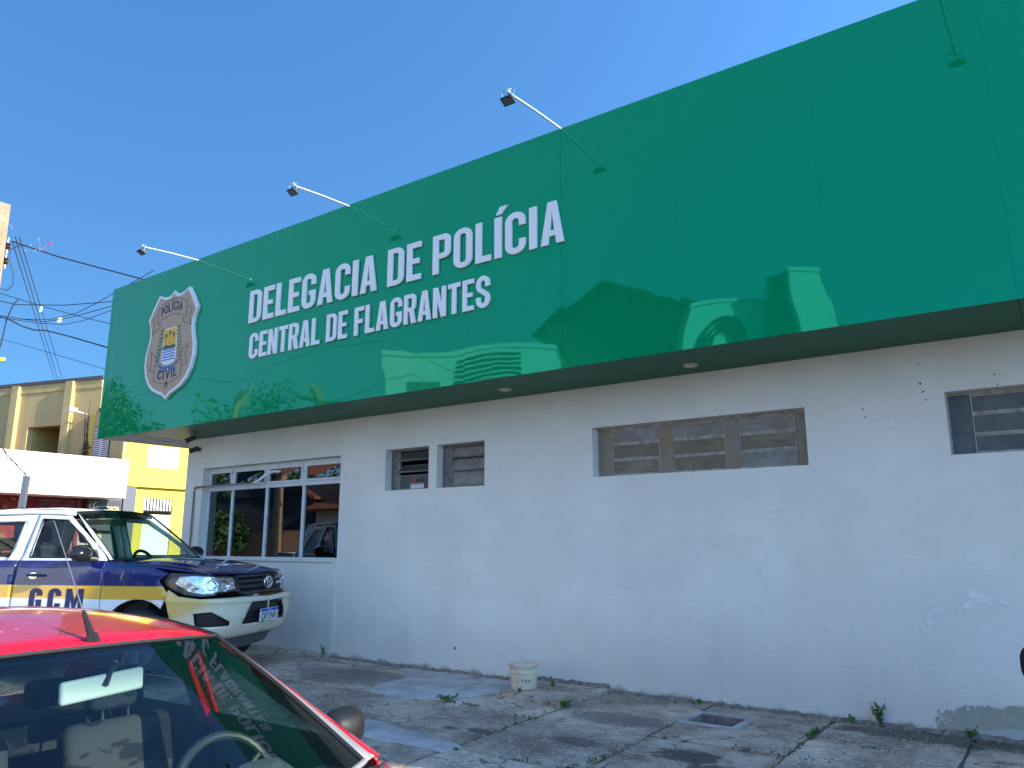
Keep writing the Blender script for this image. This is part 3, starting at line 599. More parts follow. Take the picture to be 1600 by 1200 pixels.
flat('arms_palm_trunk', [[(x - .005, .83), (x + .005, .83), (x + .004, z), (x - .004, z)] for x, z in ((-.10, .975), (0, 1.01), (.10, .975))], (.35, .18, .03), -.0565)
br = []
for s in (-1, 1):
    for i in range(9):
        t = i/8; x = s*(.30 - .09*t**2 - .03*sin(t*3)); z = .60 + .46*t; br += [leafp(x, z, a if s > 0 else pi - a, .075, .016 if s > 0 else .024) for a in (.5, 2.4)]
flat('arms_branch', br, (.03, .16, .11), -.0505)
rb = []
for s in (-1, 1): rb += [stroke([(0, .50), (s*.08, .475), (s*.17, .50), (s*.24, .555)], .035), stroke([(s*.03, .46), (s*.12, .43), (s*.2, .455)], .03), leafp(s*.16, .47, -.9 if s > 0 else pi + .9, .1, .02)]
flat('arms_ribbon', rb, (.03, .13, .38), -.0505)
# ---- floodlights on arms
ARM = mat('galvanised_arm', (.62, .63, .62), .35, .55, var=.1, scale=10)
def floodlight(label):
    r = thing('floodlight', label, 'floodlight', (0, 0, 0), 0, 'floodlights on arms along the top of the green fascia')
    mb = MB(); mb.tube([(0, .3, .04), (0, .0, .025), (0, -.45, 0), (0, -.84, -.035)], .013, 10); mb.build('arm', ARM, r, smooth=True)
    M = Matrix.Translation((0, -.87, -.12)) @ Matrix.Rotation(radians(-28), 4, 'X')
    mb = MB(); mb.box(-.062, .062, -.045, .045, -.012, .012, M); mb.box(-.05, .05, -.035, .035, .012, .03, M)
    for i in range(5): mb.box(-.048 + i*.022, -.042 + i*.022, -.034, .034, .03, .046, M)
    hd = mb.build('lamp_head', BLACK, r, bevel=.003)
    mb = MB(); mb.box(-.05, .05, -.034, .034, -.0145, -.0125, M); mb.build('lens', mat('lamp_lens', (.10, .10, .10), .1), hd)
    mb = MB(); mb.tube([(-.068, -.87, -.105), (-.068, -.865, -.02), (-.05, -.865, -.005), (.05, -.865, -.005), (.068, -.865, -.02), (.068, -.87, -.105)], .006, 6); mb.lathe([(0, -.02), (.018, -.02), (.018, .02), (0, .02)], 10, Matrix.Translation((0, -.86, -.02)))
    mb.build('bracket', CHROME, r, smooth=True)
    mb = MB(); mb.tube([(.0, -.84, -.03), (.02, -.83, -.06), (.02, -.85, -.09), (0, -.87, -.09)], .004, 6); mb.build('cable', CABLE, r)
    return r
f0 = floodlight('floodlight on a thin arm above the shield badge, leftmost of the four')
f0.location = (-10.12, YF, 5.53)
for x, dz, lb in ((-6.89, 0, 'floodlight on a thin arm above the letters of the word DELEGACIA'), (-3.82, .06, 'floodlight on a thin arm above the end of the word POLÍCIA'),
              (-.36, .02, 'floodlight at the top right, seen only mirrored in the green panel')):
    c = copy_tree(f0); c.location = (x, YF, 5.53 + dz); c['label'] = lb
# ---- soffit lights and cameras
def downlight(x, y, label):
    r = thing('downlight', label, 'ceiling light', (x, y, ZB), 0, 'small round lights under the green soffit')
    mb = MB(); mb.lathe([(.0, 0), (.07, 0), (.07, -.012), (.06, -.02), (.05, -.02)], 24); mb.build('ring', mat('beige_plastic', (.5, .40, .27), .5), r, smooth=True)
    mb = MB(); mb.lathe([(.05, -.019), (.0, -.019)], 24); mb.build('diffuser', mat('diffuser', (.6, .55, .45), .4), r, smooth=True)
    return r
downlight(-2.74, 6.71, 'round beige light under the soffit, above and between the long high windows')
downlight(-4.83, 6.63, 'round beige light under the soffit, between the small square windows and the long one')
def camera_unit(loc, label, up):
    r = thing('security_camera', label, 'security camera', loc, 0, 'black cameras at the corner of the building')
    s = 1 if up else -1
    mb = MB(); mb.lathe([(0, 0), (.035, 0), (.035, .012), (.0, .012)], 16, Matrix.Rotation(pi/2, 4, 'X') if not up else Matrix.Rotation(pi, 4, 'X')); mb.build('mount', mat('camera_mount', (.3, .3, .3), .5), r, smooth=True)
    pts = [(0, 0, 0), (0, 0, -.05), (-.03, -.03, -.07)] if up else [(0, 0, 0), (0, -.05, -.01), (-.03, -.07, .0)]
    mb = MB(); mb.tube(pts, .012, 8); mb.build('bracket', BLACK, r, smooth=True)
    e = Vector(pts[-1]); d = Vector((-.85, -.45, -.35)).normalized(); M = Matrix.Translation(e - d*.05) @ d.to_track_quat('Z', 'Y').to_matrix().to_4x4()
    mb = MB(); mb.lathe([(0, 0), (.03, 0), (.036, .02), (.036, .11), (.042, .12), (.042, .135), (.03, .135), (.028, .12), (0, .12)], 20, M); mb.build('housing', BLACK, r, smooth=True)
    return r
camera_unit((-11.17, 7.098, 2.90), 'black camera fixed to the wall below the soffit corner', False)
camera_unit((-10.75, 6.72, 3.068), 'black camera hanging from the green soffit at the corner', True)
# ---- bucket on its cement block
mb = MB(); mb.poly([(-4.70, 6.28), (-3.92, 6.22), (-3.90, 7.08), (-4.74, 7.08)], [], lambda u, v, d: (u, v, .035 + d), -.06)
tag(mb.build('cement_block', SLAB, bevel=.008), 'low cement block against the wall carrying the paint bucket', 'block')
bk = thing('paint_bucket', 'old cream plastic paint bucket standing by the foot of the wall', 'bucket', (-4.615, 6.66, .033))
BM = mat('bucket_plastic', (.72, .61, .44), .55, col2=(.56, .46, .32), scale=9, bump=.15, bscale=30)
mb = MB(); mb.lathe([(0, .012), (.118, .012), (.12, 0), (.124, 0), (.138, .145), (.145, .15), (.145, .16), (.139, .165), (.143, .215), (.151, .218), (.151, .232), (.144, .236), (.139, .232), (.128, .14), (.12, .03), (0, .03)], 40)
mb.build('pail', BM, bk, smooth=True)
mb = MB(); mb.tube([(.146*cos(a), .146*sin(a), .215 - .02*abs(cos((a - 2)*1))) for a in [radians(200 + i*10) for i in range(17)]], .003, 6); mb.build('handle', GALV, bk, smooth=True)
for i in range(3): text_mesh('VER'[i], .055, 'marker_scrawl', INK, bk, Matrix.Rotation(radians(-62 + i*15), 4, 'Z') @ Matrix.Translation((.1325, 0, .085)) @ Matrix.Rotation(pi/2, 4, 'Z') @ Matrix.Rotation(pi/2 - .1, 4, 'X'), extrude=.001, sx=.8)
# ---- weeds
rw = random.Random(5)
def weed(x, y, h, r, n, label, z=None, size=.014, mt=None):
    t = thing('weed', label, 'weed', (x, y, gz(x, y) if z is None else z), 0, 'small weeds on the pavement'); mb = MB(); st = MB()
    k = max(3, n//14)
    for _ in range(k):
        a = rw.uniform(0, 2*pi); e = Vector((r*cos(a)*rw.uniform(.2, 1), r*sin(a)*rw.uniform(.2, 1), h*rw.uniform(.4, 1)))
        if y > 7.0: e.y = -abs(e.y)
        st.tube([(0, 0, 0), e*.5 + Vector((0, 0, h*.1)), e], .0016, 5)
        for _ in range(n//k):
            f = rw.uniform(.25, 1); leaves(mb, e*f + Vector((0, 0, h*.1*f)), (.014, .014, .012), 1, size, rw)
    st.build('stem', LEAF, t); mb.build('leaf_cluster', mt or LEAF2, t, recalc=False)
weed(-7.99, 7.05, .16, .05, 40, 'small leafy weed at the wall foot below the large dark window', size=.022)
weed(-1.44, 7.06, .21, .07, 130, 'tallest weed, half dry, against the wall right of the drain', mt=mat('leaf_dry', (.11, .13, .035), .6, var=.4, scale=20), size=.017)
weed(-1.64, 7.04, .07, .08, 60, 'low weed at the wall foot just left of the tallest one')
weed(-.80, 7.05, .10, .07, 90, 'bushy low weed in front of the peeling patch of wall', size=.012)
weed(-4.40, 6.86, .12, .05, 60, 'weed growing behind the paint bucket')
weed(-4.50, 6.42, .06, .05, 24, 'thin weed in front of the paint bucket', z=.03)
weed(-1.81, 6.42, .055, .09, 130, 'bright green tuft in the slab joint right of the drain')
weed(-3.89, 6.28, .06, .10, 120, 'bright green tuft at the slab corner right of the bucket')
weed(-2.93, 7.05, .05, .06, 50, 'low weed at the wall foot just above the drain')
weed(-4.93, 5.85, .06, .12, 150, 'dense low weed on the left, below the cement repair')
mb = MB()
for (xa, ya, xb, yb_, n) in ((-4.72, 6.42, -4.0, 6.2, 300), (-4.9, 5.85, -4.55, 5.8, 160), (-3.9, 6.3, -3.88, 5.2, 140), (-4.2, 5.72, -3.7, 5.72, 160), (-1.80, 6.9, -1.80, 5.3, 220), (-2.83, 5.3, -2.83, 6.2, 60), (-2.2, 5.76, -1.3, 5.74, 150), (-3.3, 4.68, -2.85, 4.67, 120), (-3.9, 5.0, -3.8, 4.6, 50), (-1.7, 6.28, -1.2, 6.28, 60), (-3.4, 7.07, -2.4, 7.06, 90), (-6.04, 5.2, -6.04, 5.8, 20), (-2.9, 4.7, -2.8, 5.1, 100)):
    for _ in range(n):
        f = rw.random(); x = xa + (xb - xa)*f + rw.gauss(0, .02); y = min(7.08, ya + (yb_ - ya)*f + rw.gauss(0, .025)); k = mnoise.noise(Vector((x*9, y*9, 0)))
        if k < -.05: continue
        leaves(mb, (x, y, gz(x, y) + rw.uniform(.0, .02) + (.02 if -4.75 < x < -3.95 and y > 6.2 else 0)), (.008, .008, .006), 1, rw.uniform(.007, .014), rw)
tag(mb.build('joint_weeds', mat('leaf_creeper', (.035, .10, .03), .6, var=.5, scale=12), recalc=False), 'low green weeds creeping along the slab joints', 'ground weeds', kind='stuff')
# ================================================================== VEHICLES
def region(outer, holes, fn, step=.07):
    loops = [outer] + list(holes); flat = [p for l in loops for p in l]
    bm = bmesh.new(); vs = [bm.verts.new((p[0], p[1], 0)) for p in flat]
    for t in tessellate_polygon([[Vector((p[0], p[1], 0)) for p in l] for l in loops]):
        try: bm.faces.new([vs[i] for i in t])
        except ValueError: pass
    us = [p[0] for p in flat]; zs = [p[1] for p in flat]
    for ax, lo, hi in ((0, min(us), max(us)), (1, min(zs), max(zs))):
        k = math.ceil(lo/step + 1e-6)
        while k*step < hi:
            co = [0, 0, 0]; no = [0, 0, 0]; co[ax] = k*step; no[ax] = 1
            bmesh.ops.bisect_plane(bm, geom=bm.verts[:] + bm.edges[:] + bm.faces[:], plane_co=co, plane_no=no, dist=1e-6); k += 1
    bmesh.ops.remove_doubles(bm, verts=bm.verts, dist=2e-4)
    bm.verts.index_update()
    r = ([fn(v.co.x, v.co.y) for v in bm.verts], [tuple(v.index for v in f.verts) for f in bm.faces]); bm.free(); return r
def interp(tab, v):
    if v <= tab[0][0]: return tab[0][1]
    for (a, p), (b, q) in zip(tab, tab[1:]):
        if v <= b: return p + (q - p)*(v - a)/(b - a)
    return tab[-1][1]
class Veh:
    def __init__(s, pts, front, side, edge, zf, corner, cowlx):
        # Catmull-Rom through pts, resampled
        P = [Vector((pts[0][0], -pts[1][1]))] + [Vector(p) for p in pts] + [Vector(pts[-1])*2 - Vector(pts[-2])]; q = []
        for i in range(1, len(P) - 2):
            for t in range(24):
                t /= 24; a, b, c, d = P[i - 1:i + 3]
                q.append(.5*((2*b) + (c - a)*t + (2*a - 5*b + 4*c - d)*t*t + (3*b - a - 3*c + d)*t**3))
        q.append(P[-2]); s.q = q; s.s = [0]
        for a, b in zip(q, q[1:]): s.s.append(s.s[-1] + (b - a).length)
        s.front, s.side, s.edge, s.zf, s.corner, s.cowlx = front, side, edge, zf, corner, cowlx
    def at(s, u):
        u = max(0, min(u, s.s[-1] - 1e-6)); lo, hi = 0, len(s.s) - 1
        while hi - lo > 1:
            m = (lo + hi)//2
            if s.s[m] <= u: lo = m
            else: hi = m
        k = (u - s.s[lo])/max(1e-9, s.s[hi] - s.s[lo]); p = s.q[lo].lerp(s.q[hi], k)
        a = s.q[max(0, lo - 2)]; b = s.q[min(len(s.q) - 1, hi + 2)]; d = (b - a).normalized()
        return p, Vector((d.y*1.0, -d.x))*1.0
    def fx(s, x):
        best = min(range(len(s.q)), key=lambda i: abs(s.q[i].x - x) + (0 if s.s[i] > s.corner*.5 else .2)); return s.s[best] if abs(s.q[best].x - x) < 1e-3 else s._ref(best, x)
    def _ref(s, i, x):
        for j in (i - 1, i):
            if 0 <= j < len(s.q) - 1:
                a, b = s.q[j].x, s.q[j + 1].x
                if (a - x)*(b - x) <= 0 and abs(a - b) > 1e-9: return s.s[j] + (s.s[j + 1] - s.s[j])*(x - a)/(b - a)
        return s.s[i]
    def fy(s, y):
        for j in range(len(s.q) - 1):
            if s.q[j].y <= y <= s.q[j + 1].y: return s.s[j] + (s.s[j + 1] - s.s[j])*(y - s.q[j].y)/max(1e-9, s.q[j + 1].y - s.q[j].y)
    def inset(s, u, z):
        w_ = sstep((u - s.corner*.72)/(s.corner*.62)); p, n = s.at(u)
        i = interp(s.front, z)*(1 - w_) + interp(s.side, z)*w_
        if p.x > s.cowlx and w_ > .3:
            zf = interp(s.zf, p.x); q = max(0, min(1, (z - (zf - .13))/.13)); ye = interp(s.edge, p.x)
            i += max(0, (p.y - interp(s.side, z) - ye))*(1 - sqrt(1 - q*q*.999))*min(1, (w_ - .3)/.5)
        return i
    def wrap(s, u, z, off=0, sg=1):
        p, n = s.at(u); i = s.inset(u, z) - off; q = p - Vector((abs(n.x) if n.x > 0 else n.x, n.y))*i if False else p - s.outn(u)*i
        return Vector((q.x, max(q.y, 0 if u > 0.001 else q.y)*sg, z))
    def outn(s, u):
        p, n = s.at(u)
        if n.dot(Vector((p.x + 2.0, p.y))) < 0: n = -n
        return n
    def S(s, pts): # (x,z) side points -> (u,z); tuples ('y',y,z) are front points
        return [((s.fy(p[1]), p[2]) if p[0] == 'y' else (s.fx(p[0]), p[1])) for p in pts]
    def panel(s, name, pts, m, parent, sg=1, holes=(), off=0, solid=.012, step=.07, conv=True, both=False, angle=50, **k):
        o = s.S(pts) if conv else pts; hs = [s.S(h) if conv else h for h in holes]; mb = MB()
        for g_ in ((1, -1) if both else (sg,)):
            v, f = region(o, hs, lambda u, z: s.wrap(u, z, off, g_), step); mb.add(v, f)
        return mb.build(name, m, parent, smooth=True, solid=solid, angle=angle, **k)
def circ(cx, cz, r, a0, a1, n=14): return [(cx + r*cos(radians(a0 + (a1 - a0)*i/n)), cz + r*sin(radians(a0 + (a1 - a0)*i/n))) for i in range(n + 1)]
def paint(name, col, rough=.22, var=0): return mat(name, col, rough, coat=.6, spec=.5)
def wheel(root, x, y, z, r, wdt, sg, spokes=6, tone=(.35, .35, .36)):
    M = Matrix.Translation((x, y, z)) @ Matrix.Rotation(-sg*pi/2, 4, 'X')
    mb = MB(); rr_ = r*.64; h = wdt/2
    mb.lathe([(rr_, -h*.8), (r*.93, -h), (r*.985, -h*.75), (r, -h*.3), (r, h*.3), (r*.985, h*.75), (r*.93, h), (rr_, h*.8), (rr_, -h*.8)], 36, M); o = mb.build('wheel', RUBBER, root, smooth=True)
    mb = MB(); mb.lathe([(rr_, -h*.7), (rr_*.93, -h*.6), (rr_*.92, h*.3), (rr_, h*.78), (rr_*1.01, h*.8)], 32, M); mb.lathe([(0, h*.45), (rr_*.2, h*.45), (rr_*.22, h*.3), (rr_*.92, h*.1)], 32, M)
    for k in range(spokes):
        R_ = M @ Matrix.Rotation(2*pi*k/spokes, 4, 'Z'); mb.box(-rr_*.13, rr_*.13, rr_*.1, rr_*.95, h*.1, h*.5, R_)
    mb.build('rim', mat('rim_metal', tone, .4, .8), o, smooth=True, angle=30); return o
def seat(root, x, y, z, w_=.5, m=None, name='seat', head=True, hgt=.6):
    m = m or mat('seat_fabric', (.10, .10, .11), .95, var=.3, scale=20)
    mb = MB(); mb.box(x - .02, x + .48, y - w_/2, y + w_/2, z, z + .16)
    M = Matrix.Translation((x, y, z + .12)) @ Matrix.Rotation(radians(-16), 4, 'Y')
    mb.box(-.10, .03, -w_/2, w_/2, 0, hgt, M)
    o = mb.build(name, m, root, bevel=.045, seg=4, smooth=True, angle=60, recalc=True)
    if head:
        mb = MB(); mb.box(-.085, .01, -.13, .13, hgt + .04, hgt + .23, M); h = mb.build('headrest', m, o, bevel=.035, seg=4, smooth=True, angle=60)
        mb = MB()
        for d in (-.06, .06): mb.tube([M @ Vector((-.035, d, hgt - .02)), M @ Vector((-.035, d, hgt + .06))], .006, 6)
        mb.build('headrest_post', CHROME, o)
    return o
def steering(root, x, y, z, r, tilt, m):
    M = Matrix.Translation((x, y, z)) @ Matrix.Rotation(radians(-tilt), 4, 'Y') @ Matrix.Rotation(pi/2, 4, 'Y'); mb = MB()
    ring = [M @ Vector((r*cos(2*pi*k/32), r*sin(2*pi*k/32), 0)) for k in range(33)]; mb.tube(ring, .019, 10, cap=False)
    mb.lathe([(0, .01), (.06, .01), (.075, -.01), (.07, -.04), (0, -.04)], 20, M)
    for a in (0, 125, 235): mb.tube([M @ Vector((.05*cos(radians(a)), .05*sin(radians(a)), -.01)), M @ Vector((r*cos(radians(a)), r*sin(radians(a)), 0))], .012, 6)
    mb.tube([M @ Vector((0, 0, -.03)), M @ Vector((0, 0, -.3))], .03, 10)
    return mb.build('steering_wheel', m, root, smooth=True)
def bilerp_surface(A, B, n, m_, bulge=0, nrm=None):   # A(k), B(k): k in [-1,1]
    rows = []
    for i in range(n + 1):
        t = i/n; r = []
        for j in range(m_ + 1):
            k = 2*j/m_ - 1; p = Vector(A(k)).lerp(Vector(B(k)), t)
            if bulge: p = p + Vector(nrm)*bulge*sin(pi*t)*(1 - k*k*.6)
            r.append(p)
        rows.append(r)
    return rows
# ------------------------------------------------------------------ hatchback
def hatchback(loc, label, PAINT, full=True, name='parked_hatchback'):
    R = thing(name, label, 'car', loc, 0)
    V = Veh([(0, 0), (-.015, .25), (-.07, .5), (-.2, .68), (-.42, .785), (-.8, .82), (-1.4, .825), (-2.6, .825), (-3.2, .795), (-3.5, .70), (-3.64, .5), (-3.7, .25), (-3.71, 0)],
            [(.18, .12), (.28, .03), (.4, 0), (.52, .01), (.56, .05), (.70, .12), (.78, .2), (1.4, .9)], [(.18, .07), (.3, .02), (.5, 0), (.75, .01), (.90, .05), (.95, .075), (1.345, .262), (1.4, .30)],
            [(-1.1, .70), (-.7, .71), (-.2, .64)], [(-1.1, .925), (-.8, .885), (-.3, .77), (0, .72)], .95, -1.0)
    zt = 1.352
    belt = [(-3.35, .97), (-2.2, .945), (-1.2, .925)]
    wheelx = (-.70, -3.06)
    G = glass_mat('car_glass', (.74, .83, .78), 1.5) if 'car_glass' not in MATS else MATS['car_glass']
    SG = glass_mat('car_side_glass', (.5, .56, .54), 1.5) if 'car_side_glass' not in MATS else MATS['car_side_glass']
    WG = MATS.get('windscreen_glass') or glass_mat('windscreen_glass', (.62, .72, .69), 1.62, band=(1.24, 1.37, (.16, .24, .30)))
    TRIM = mat('grey_trim', (.27, .27, .265), .45); DARK = mat('cabin_dark', (.035, .037, .042), .85); DASH = mat('dash_grey', (.13, .14, .145), .7, bump=.1, bscale=150)
    hb = [(-1.03, .62)]
    cowl = lambda k: (-.86 - .19*k*k, .65*k, .933 + .005*(1 - k*k))
    head = lambda k: (-1.85 - .07*k*k, .53*k, 1.383 - .015*k*k)
    # hood
    def hA(k): u = V.fx(-.32)*abs(k); p = V.wrap(u, .735 + .02*abs(k)); p.y *= (1 if k >= 0 else -1); return p
    def hB(k): return Vector((-.78 - .22*k*k, .70*k, .93 - .005*k*k))
    mb = MB(); mb.grid(bilerp_surface(hA, hB, 12, 20, .035, (0, 0, 1))); mb.build('hood', PAINT, R, smooth=True, solid=.01)
    mb = MB(); mb.grid([[hB(k/6) for k in range(-6, 7)], [Vector(cowl(k/6)) - Vector((0, 0, .02)) for k in range(-6, 7)]]); mb.build('cowl', BLACK, R, solid=.01)
    # windscreen
    nr = Vector((.45, 0, .87)); rows = bilerp_surface(cowl, head, 14, 20, .035, nr)
    mb = MB(); mb.grid(rows); ws = mb.build('windscreen', WG, R, smooth=True, recalc=False)
    mb = MB(); L_ = [r[-1] for r in rows]; R_ = [r[0] for r in rows]
    for e in (L_, R_, rows[-1]): mb.tube([p + Vector((0, 0, .002)) for p in e], .009, 6)
    mb.build('windscreen_seal', RUBBER, ws, smooth=True)
    mb = MB(); mb.tube([p + Vector((0, 0, .005)) for p in rows[0]], .012, 6); mb.build('cowl_seal', TRIM, ws, smooth=True)
    # pillar trim strips beside the glass, then the painted pillar
    for sg in (1, -1):
        e = [r[-1 if sg > 0 else 0] for r in rows]
        top = [(-1.05 - .87*t, .933 + .435*t) for t in [i/10 for i in range(11)]]
        mb = MB(); outr = [V.wrap(V.fx(x - .02), z + .004, 0, sg) for x, z in top]
        mid = [a.lerp(b, .55) + Vector((0, 0, .006)) for a, b in zip([Vector(e[round(i*1.4)]) for i in range(11)], outr)]
        inn = [Vector(e[round(i*1.4)]) for i in range(11)]
        mb.grid([inn, mid]); mb.build('pillar_trim', TRIM, R, smooth=True, solid=.004)
        mb = MB(); mb.grid([mid, outr]); mb.build('windscreen_pillar', PAINT, R, smooth=True, solid=.006)
    # roof
    xs_ = [-1.92, -2.1, -2.4, -2.7, -3.0, -3.2, -3.32]; zc = [1.383, 1.415, 1.462, 1.485, 1.480, 1.45, 1.39]; ze = [1.368, 1.385, 1.410, 1.418, 1.405, 1.37, 1.30]; yr = [.535, .55, .56, .56, .545, .52, .50]
    rows = []
    for i in range(len(xs_)):
        rows.append([(xs_[i] + (.07*(1 - k*k) if i == 0 else 0), yr[i]*k, ze[i] + (zc[i] - ze[i])*(1 - abs(k)**2.4)) for k in [j/10 for j in range(-10, 11)]])
    mb = MB(); mb.grid(rows); rf_ = mb.build('roof', PAINT, R, smooth=True, subsurf=0, solid=.01, angle=80)
    for sg in (1, -1): mb = MB(); mb.tube([(x - .0, sg*(y + .008), z + .001) for x, y, z in zip(xs_, yr, ze)], .008, 6); mb.build('roof_drip_seal', RUBBER, R, smooth=True)
    mb = MB(); mb.grid([[(p[0] - .02, p[1]*.97, p[2] - .035) for p in r] for r in rows]); mb.build('headliner', mat('headliner', (.12, .115, .105), .95), R, smooth=True)
    # sides
    for sg in (1, -1):
        arch = circ(-.70, .27, .33, 170, 10)[::-1]
        V.panel('fender', [(-.42, .50), (-.25, .55), (-.32, .745), (-.6, .82), (-.9, .88), (-1.07, .905), (-1.085, .25), (-1.02, .25)] + [p for p in circ(-.70, .27, .32, 180, 30)] , PAINT, R, sg)
        w1 = [(-1.32, .955), (-1.62, 1.13), (-1.95, 1.30), (-2.14, 1.315), (-2.16, .965)]
        d = V.panel('door', [(-1.095, .24), (-1.095, .92), (-1.5, 1.155), (-1.95, 1.345), (-2.2, 1.355), (-2.22, .24)], PAINT, R, sg, holes=[w1])
        V.panel('door_glass', [(x + (.01 if i < 2 else 0), z) for i, (x, z) in enumerate(w1)], SG, d, sg, off=-.012, solid=0)
        mb = MB(); hp = [V.wrap(V.fx(-2.05 + t*.035), .80, .028*sin(pi*t/4), sg) for t in range(5)]; mb.tube(hp, .012, 8); mb.build('door_handle', BLACK, d, smooth=True)
        V.panel('door_moulding', [(-1.11, .50), (-1.11, .57), (-2.205, .57), (-2.205, .50)], BLACK, d, sg, off=.012, solid=.012)
        w2 = [(-2.29, .968), (-2.28, 1.315), (-2.75, 1.295), (-2.98, 1.1), (-3.0, .98)]
        d = V.panel('door', [(-2.23, .24), (-2.215, 1.355), (-2.85, 1.34), (-3.1, 1.05), (-3.08, .75), (-2.85, .62), (-2.72, .4), (-2.70, .24)], PAINT, R, sg, holes=[w2])
        V.panel('door_glass', w2, SG, d, sg, off=-.012, solid=0)
        V.panel('rear_quarter', [(-2.87, 1.34), (-3.11, 1.06), (-3.09, .75), (-2.86, .62)] + circ(-3.06, .27, .33, 140, 0, 12)[0:] + [(-3.45, .27), (-3.6, .5), (-3.6, .95), (-3.5, 1.05), (-3.36, 1.22), (-3.2, 1.32)], PAINT, R, sg)
        V.panel('sill', [(-1.05, .16), (-1.05, .235), (-2.72, .235), (-2.72, .16)], BLACK, R, sg)
        # roof rail between door tops and roof
        mb = MB(); up = [Vector((x, sg*y, z)) for x, y, z in zip(xs_[:6], yr, ze)]; dn = [V.wrap(V.fx(x), z - .012, 0, sg) for x, z in zip(xs_[:6], [1.352, 1.368, 1.385, 1.385, 1.365, 1.335])]
        mb.grid([up, dn]); mb.build('roof_rail', PAINT, R, smooth=True, solid=.006)
        # headlight and wing mirror
        V.panel('headlight', [('y', .36, .58), ('y', .36, .70), (-.30, .735), (-.40, .66), (-.36, .58)], mat('headlight_lens', (.5, .52, .55), .08, .6), R, sg, off=.004)
        mb = MB(); mc = Vector((-1.40, sg*.87, .975))
        hs_ = [[(-.05, 1.0), (-.03, 1.04), (.0, 1.0), (.035, .84), (.058, .55)]][0]; rw2 = []
        for dx_, k_ in hs_: rw2.append([mc + Vector((dx_, sg*(.105*k_*math.copysign(abs(cos(a))**.62, cos(a)) - .012*dx_/.05), .074*k_*math.copysign(abs(sin(a))**.72, sin(a)) + (.01*k_ if sin(a) > 0 else 0))) for a in [2*pi*i/28 for i in range(29)]])
        mb.grid(rw2); mb.add(rw2[-1][:-1] + [mc + Vector((.066, 0, 0))], [(i, (i + 1) % 28, 28) for i in range(28)]); mb.add([p + Vector((.004, 0, 0)) for p in rw2[0][:-1]], [tuple(range(28))])
        wm = mb.build('wing_mirror', mat('mirror_plastic', (.016, .016, .018), .48, spec=.35, bump=.15, bscale=220), R, smooth=True, angle=50)
        mb = MB(); mb.tube([mc - Vector((-.005, sg*.05, .03)), (-1.31, sg*.77, .945)], [.022, .035], 10); mb.build('mirror_arm', BLACK, wm, smooth=True)
        mb = MB(); mb.add([mc + Vector((-.051, .088*math.copysign(abs(cos(a))**.6, cos(a)), .058*math.copysign(abs(sin(a))**.7, sin(a)))) for a in [2*pi*i/28 for i in range(28)]], [tuple(range(28))]); mb.build('mirror_glass', CHROME, wm)
        for wx in wheelx: wheel(R, wx, sg*.69, .275, .275, .17, sg)
        for wx in wheelx: mb = MB(); mb.grid([[(wx + .32*cos(radians(a)), sg*yy, .27 + .32*sin(radians(a))) for a in range(-5, 190, 13)] for yy in (.5, .77)]); mb.build('wheel_liner', DARK, R, smooth=True)
    # bumpers, grille, tailgate
    bp = [('y', 0.0, .22), ('y', 0.0, .55), ('y', .36, .565), (-.36, .565), (-.41, .5), (-.40, .24)]
    mb = MB()
    for g_ in (1, -1):
        v, f = region(V.S(bp), [V.S([('y', .001, .30), ('y', .001, .40), ('y', .30, .40), ('y', .34, .30)])], lambda u, z: V.wrap(u, z, .01, g_), .06); mb.add(v, f)
    mb.build('bumper', PAINT, R, smooth=True, solid=.01)
    mb = MB()
    for g_ in (1, -1):
        v, f = region(V.S([('y', 0.0, .57), ('y', 0.0, .70), ('y', .35, .70), ('y', .35, .575)]), [], lambda u, z: V.wrap(u, z, -.01, g_), .06); mb.add(v, f)
        v, f = region(V.S([('y', 0.0, .29), ('y', 0.0, .42), ('y', .35, .42), ('y', .36, .29)]), [], lambda u, z: V.wrap(u, z, -.02, g_), .06); mb.add(v, f)
    mb.build('grille', BLACK, R, smooth=True)
    mb = MB()
    rz = lambda k: 1
    bk_ = lambda x, z, y: (x, y, z)
    mb.grid([[(-3.36 + .03*(1 - abs(k)), .47*k, 1.29) for k in (-1, -.5, 0, .5, 1)], [(-3.60 - .02*(1 - abs(k)), .62*k, .96) for k in (-1, -.5, 0, .5, 1)]]); mb.build('rear_glass', SG, R, smooth=True)
    mb = MB(); mb.grid([[(-3.60 - .03*(1 - k*k), .64*k, .955) for k in (-1, -.5, 0, .5, 1)], [(-3.66 - .04*(1 - k*k), .62*k, .6) for k in (-1, -.5, 0, .5, 1)]]); mb.build('tailgate', PAINT, R, smooth=True, solid=.01)
    mb = MB(); mb.box(-3.74, -3.5, -.70, .70, .25, .60); mb.build('rear_bumper', PAINT, R, bevel=.05, seg=3)
    for sg in (1, -1): mb = MB(); mb.box(-3.68, -3.52, sg*.67 - .05, sg*.67 + .05, .62, .95); mb.build('tail_light', mat('red_lens', (.4, .01, .01), .15), R, bevel=.02)
    # floor and cabin
    mb = MB(); mb.box(-3.5, -.25, -.68, .68, .17, .25); mb.box(-3.45, -2.95, -.60, .60, .26, .93); mb.box(-.85, -.55, -.6, .6, .3, .74); mb.build('floor', DARK, R)
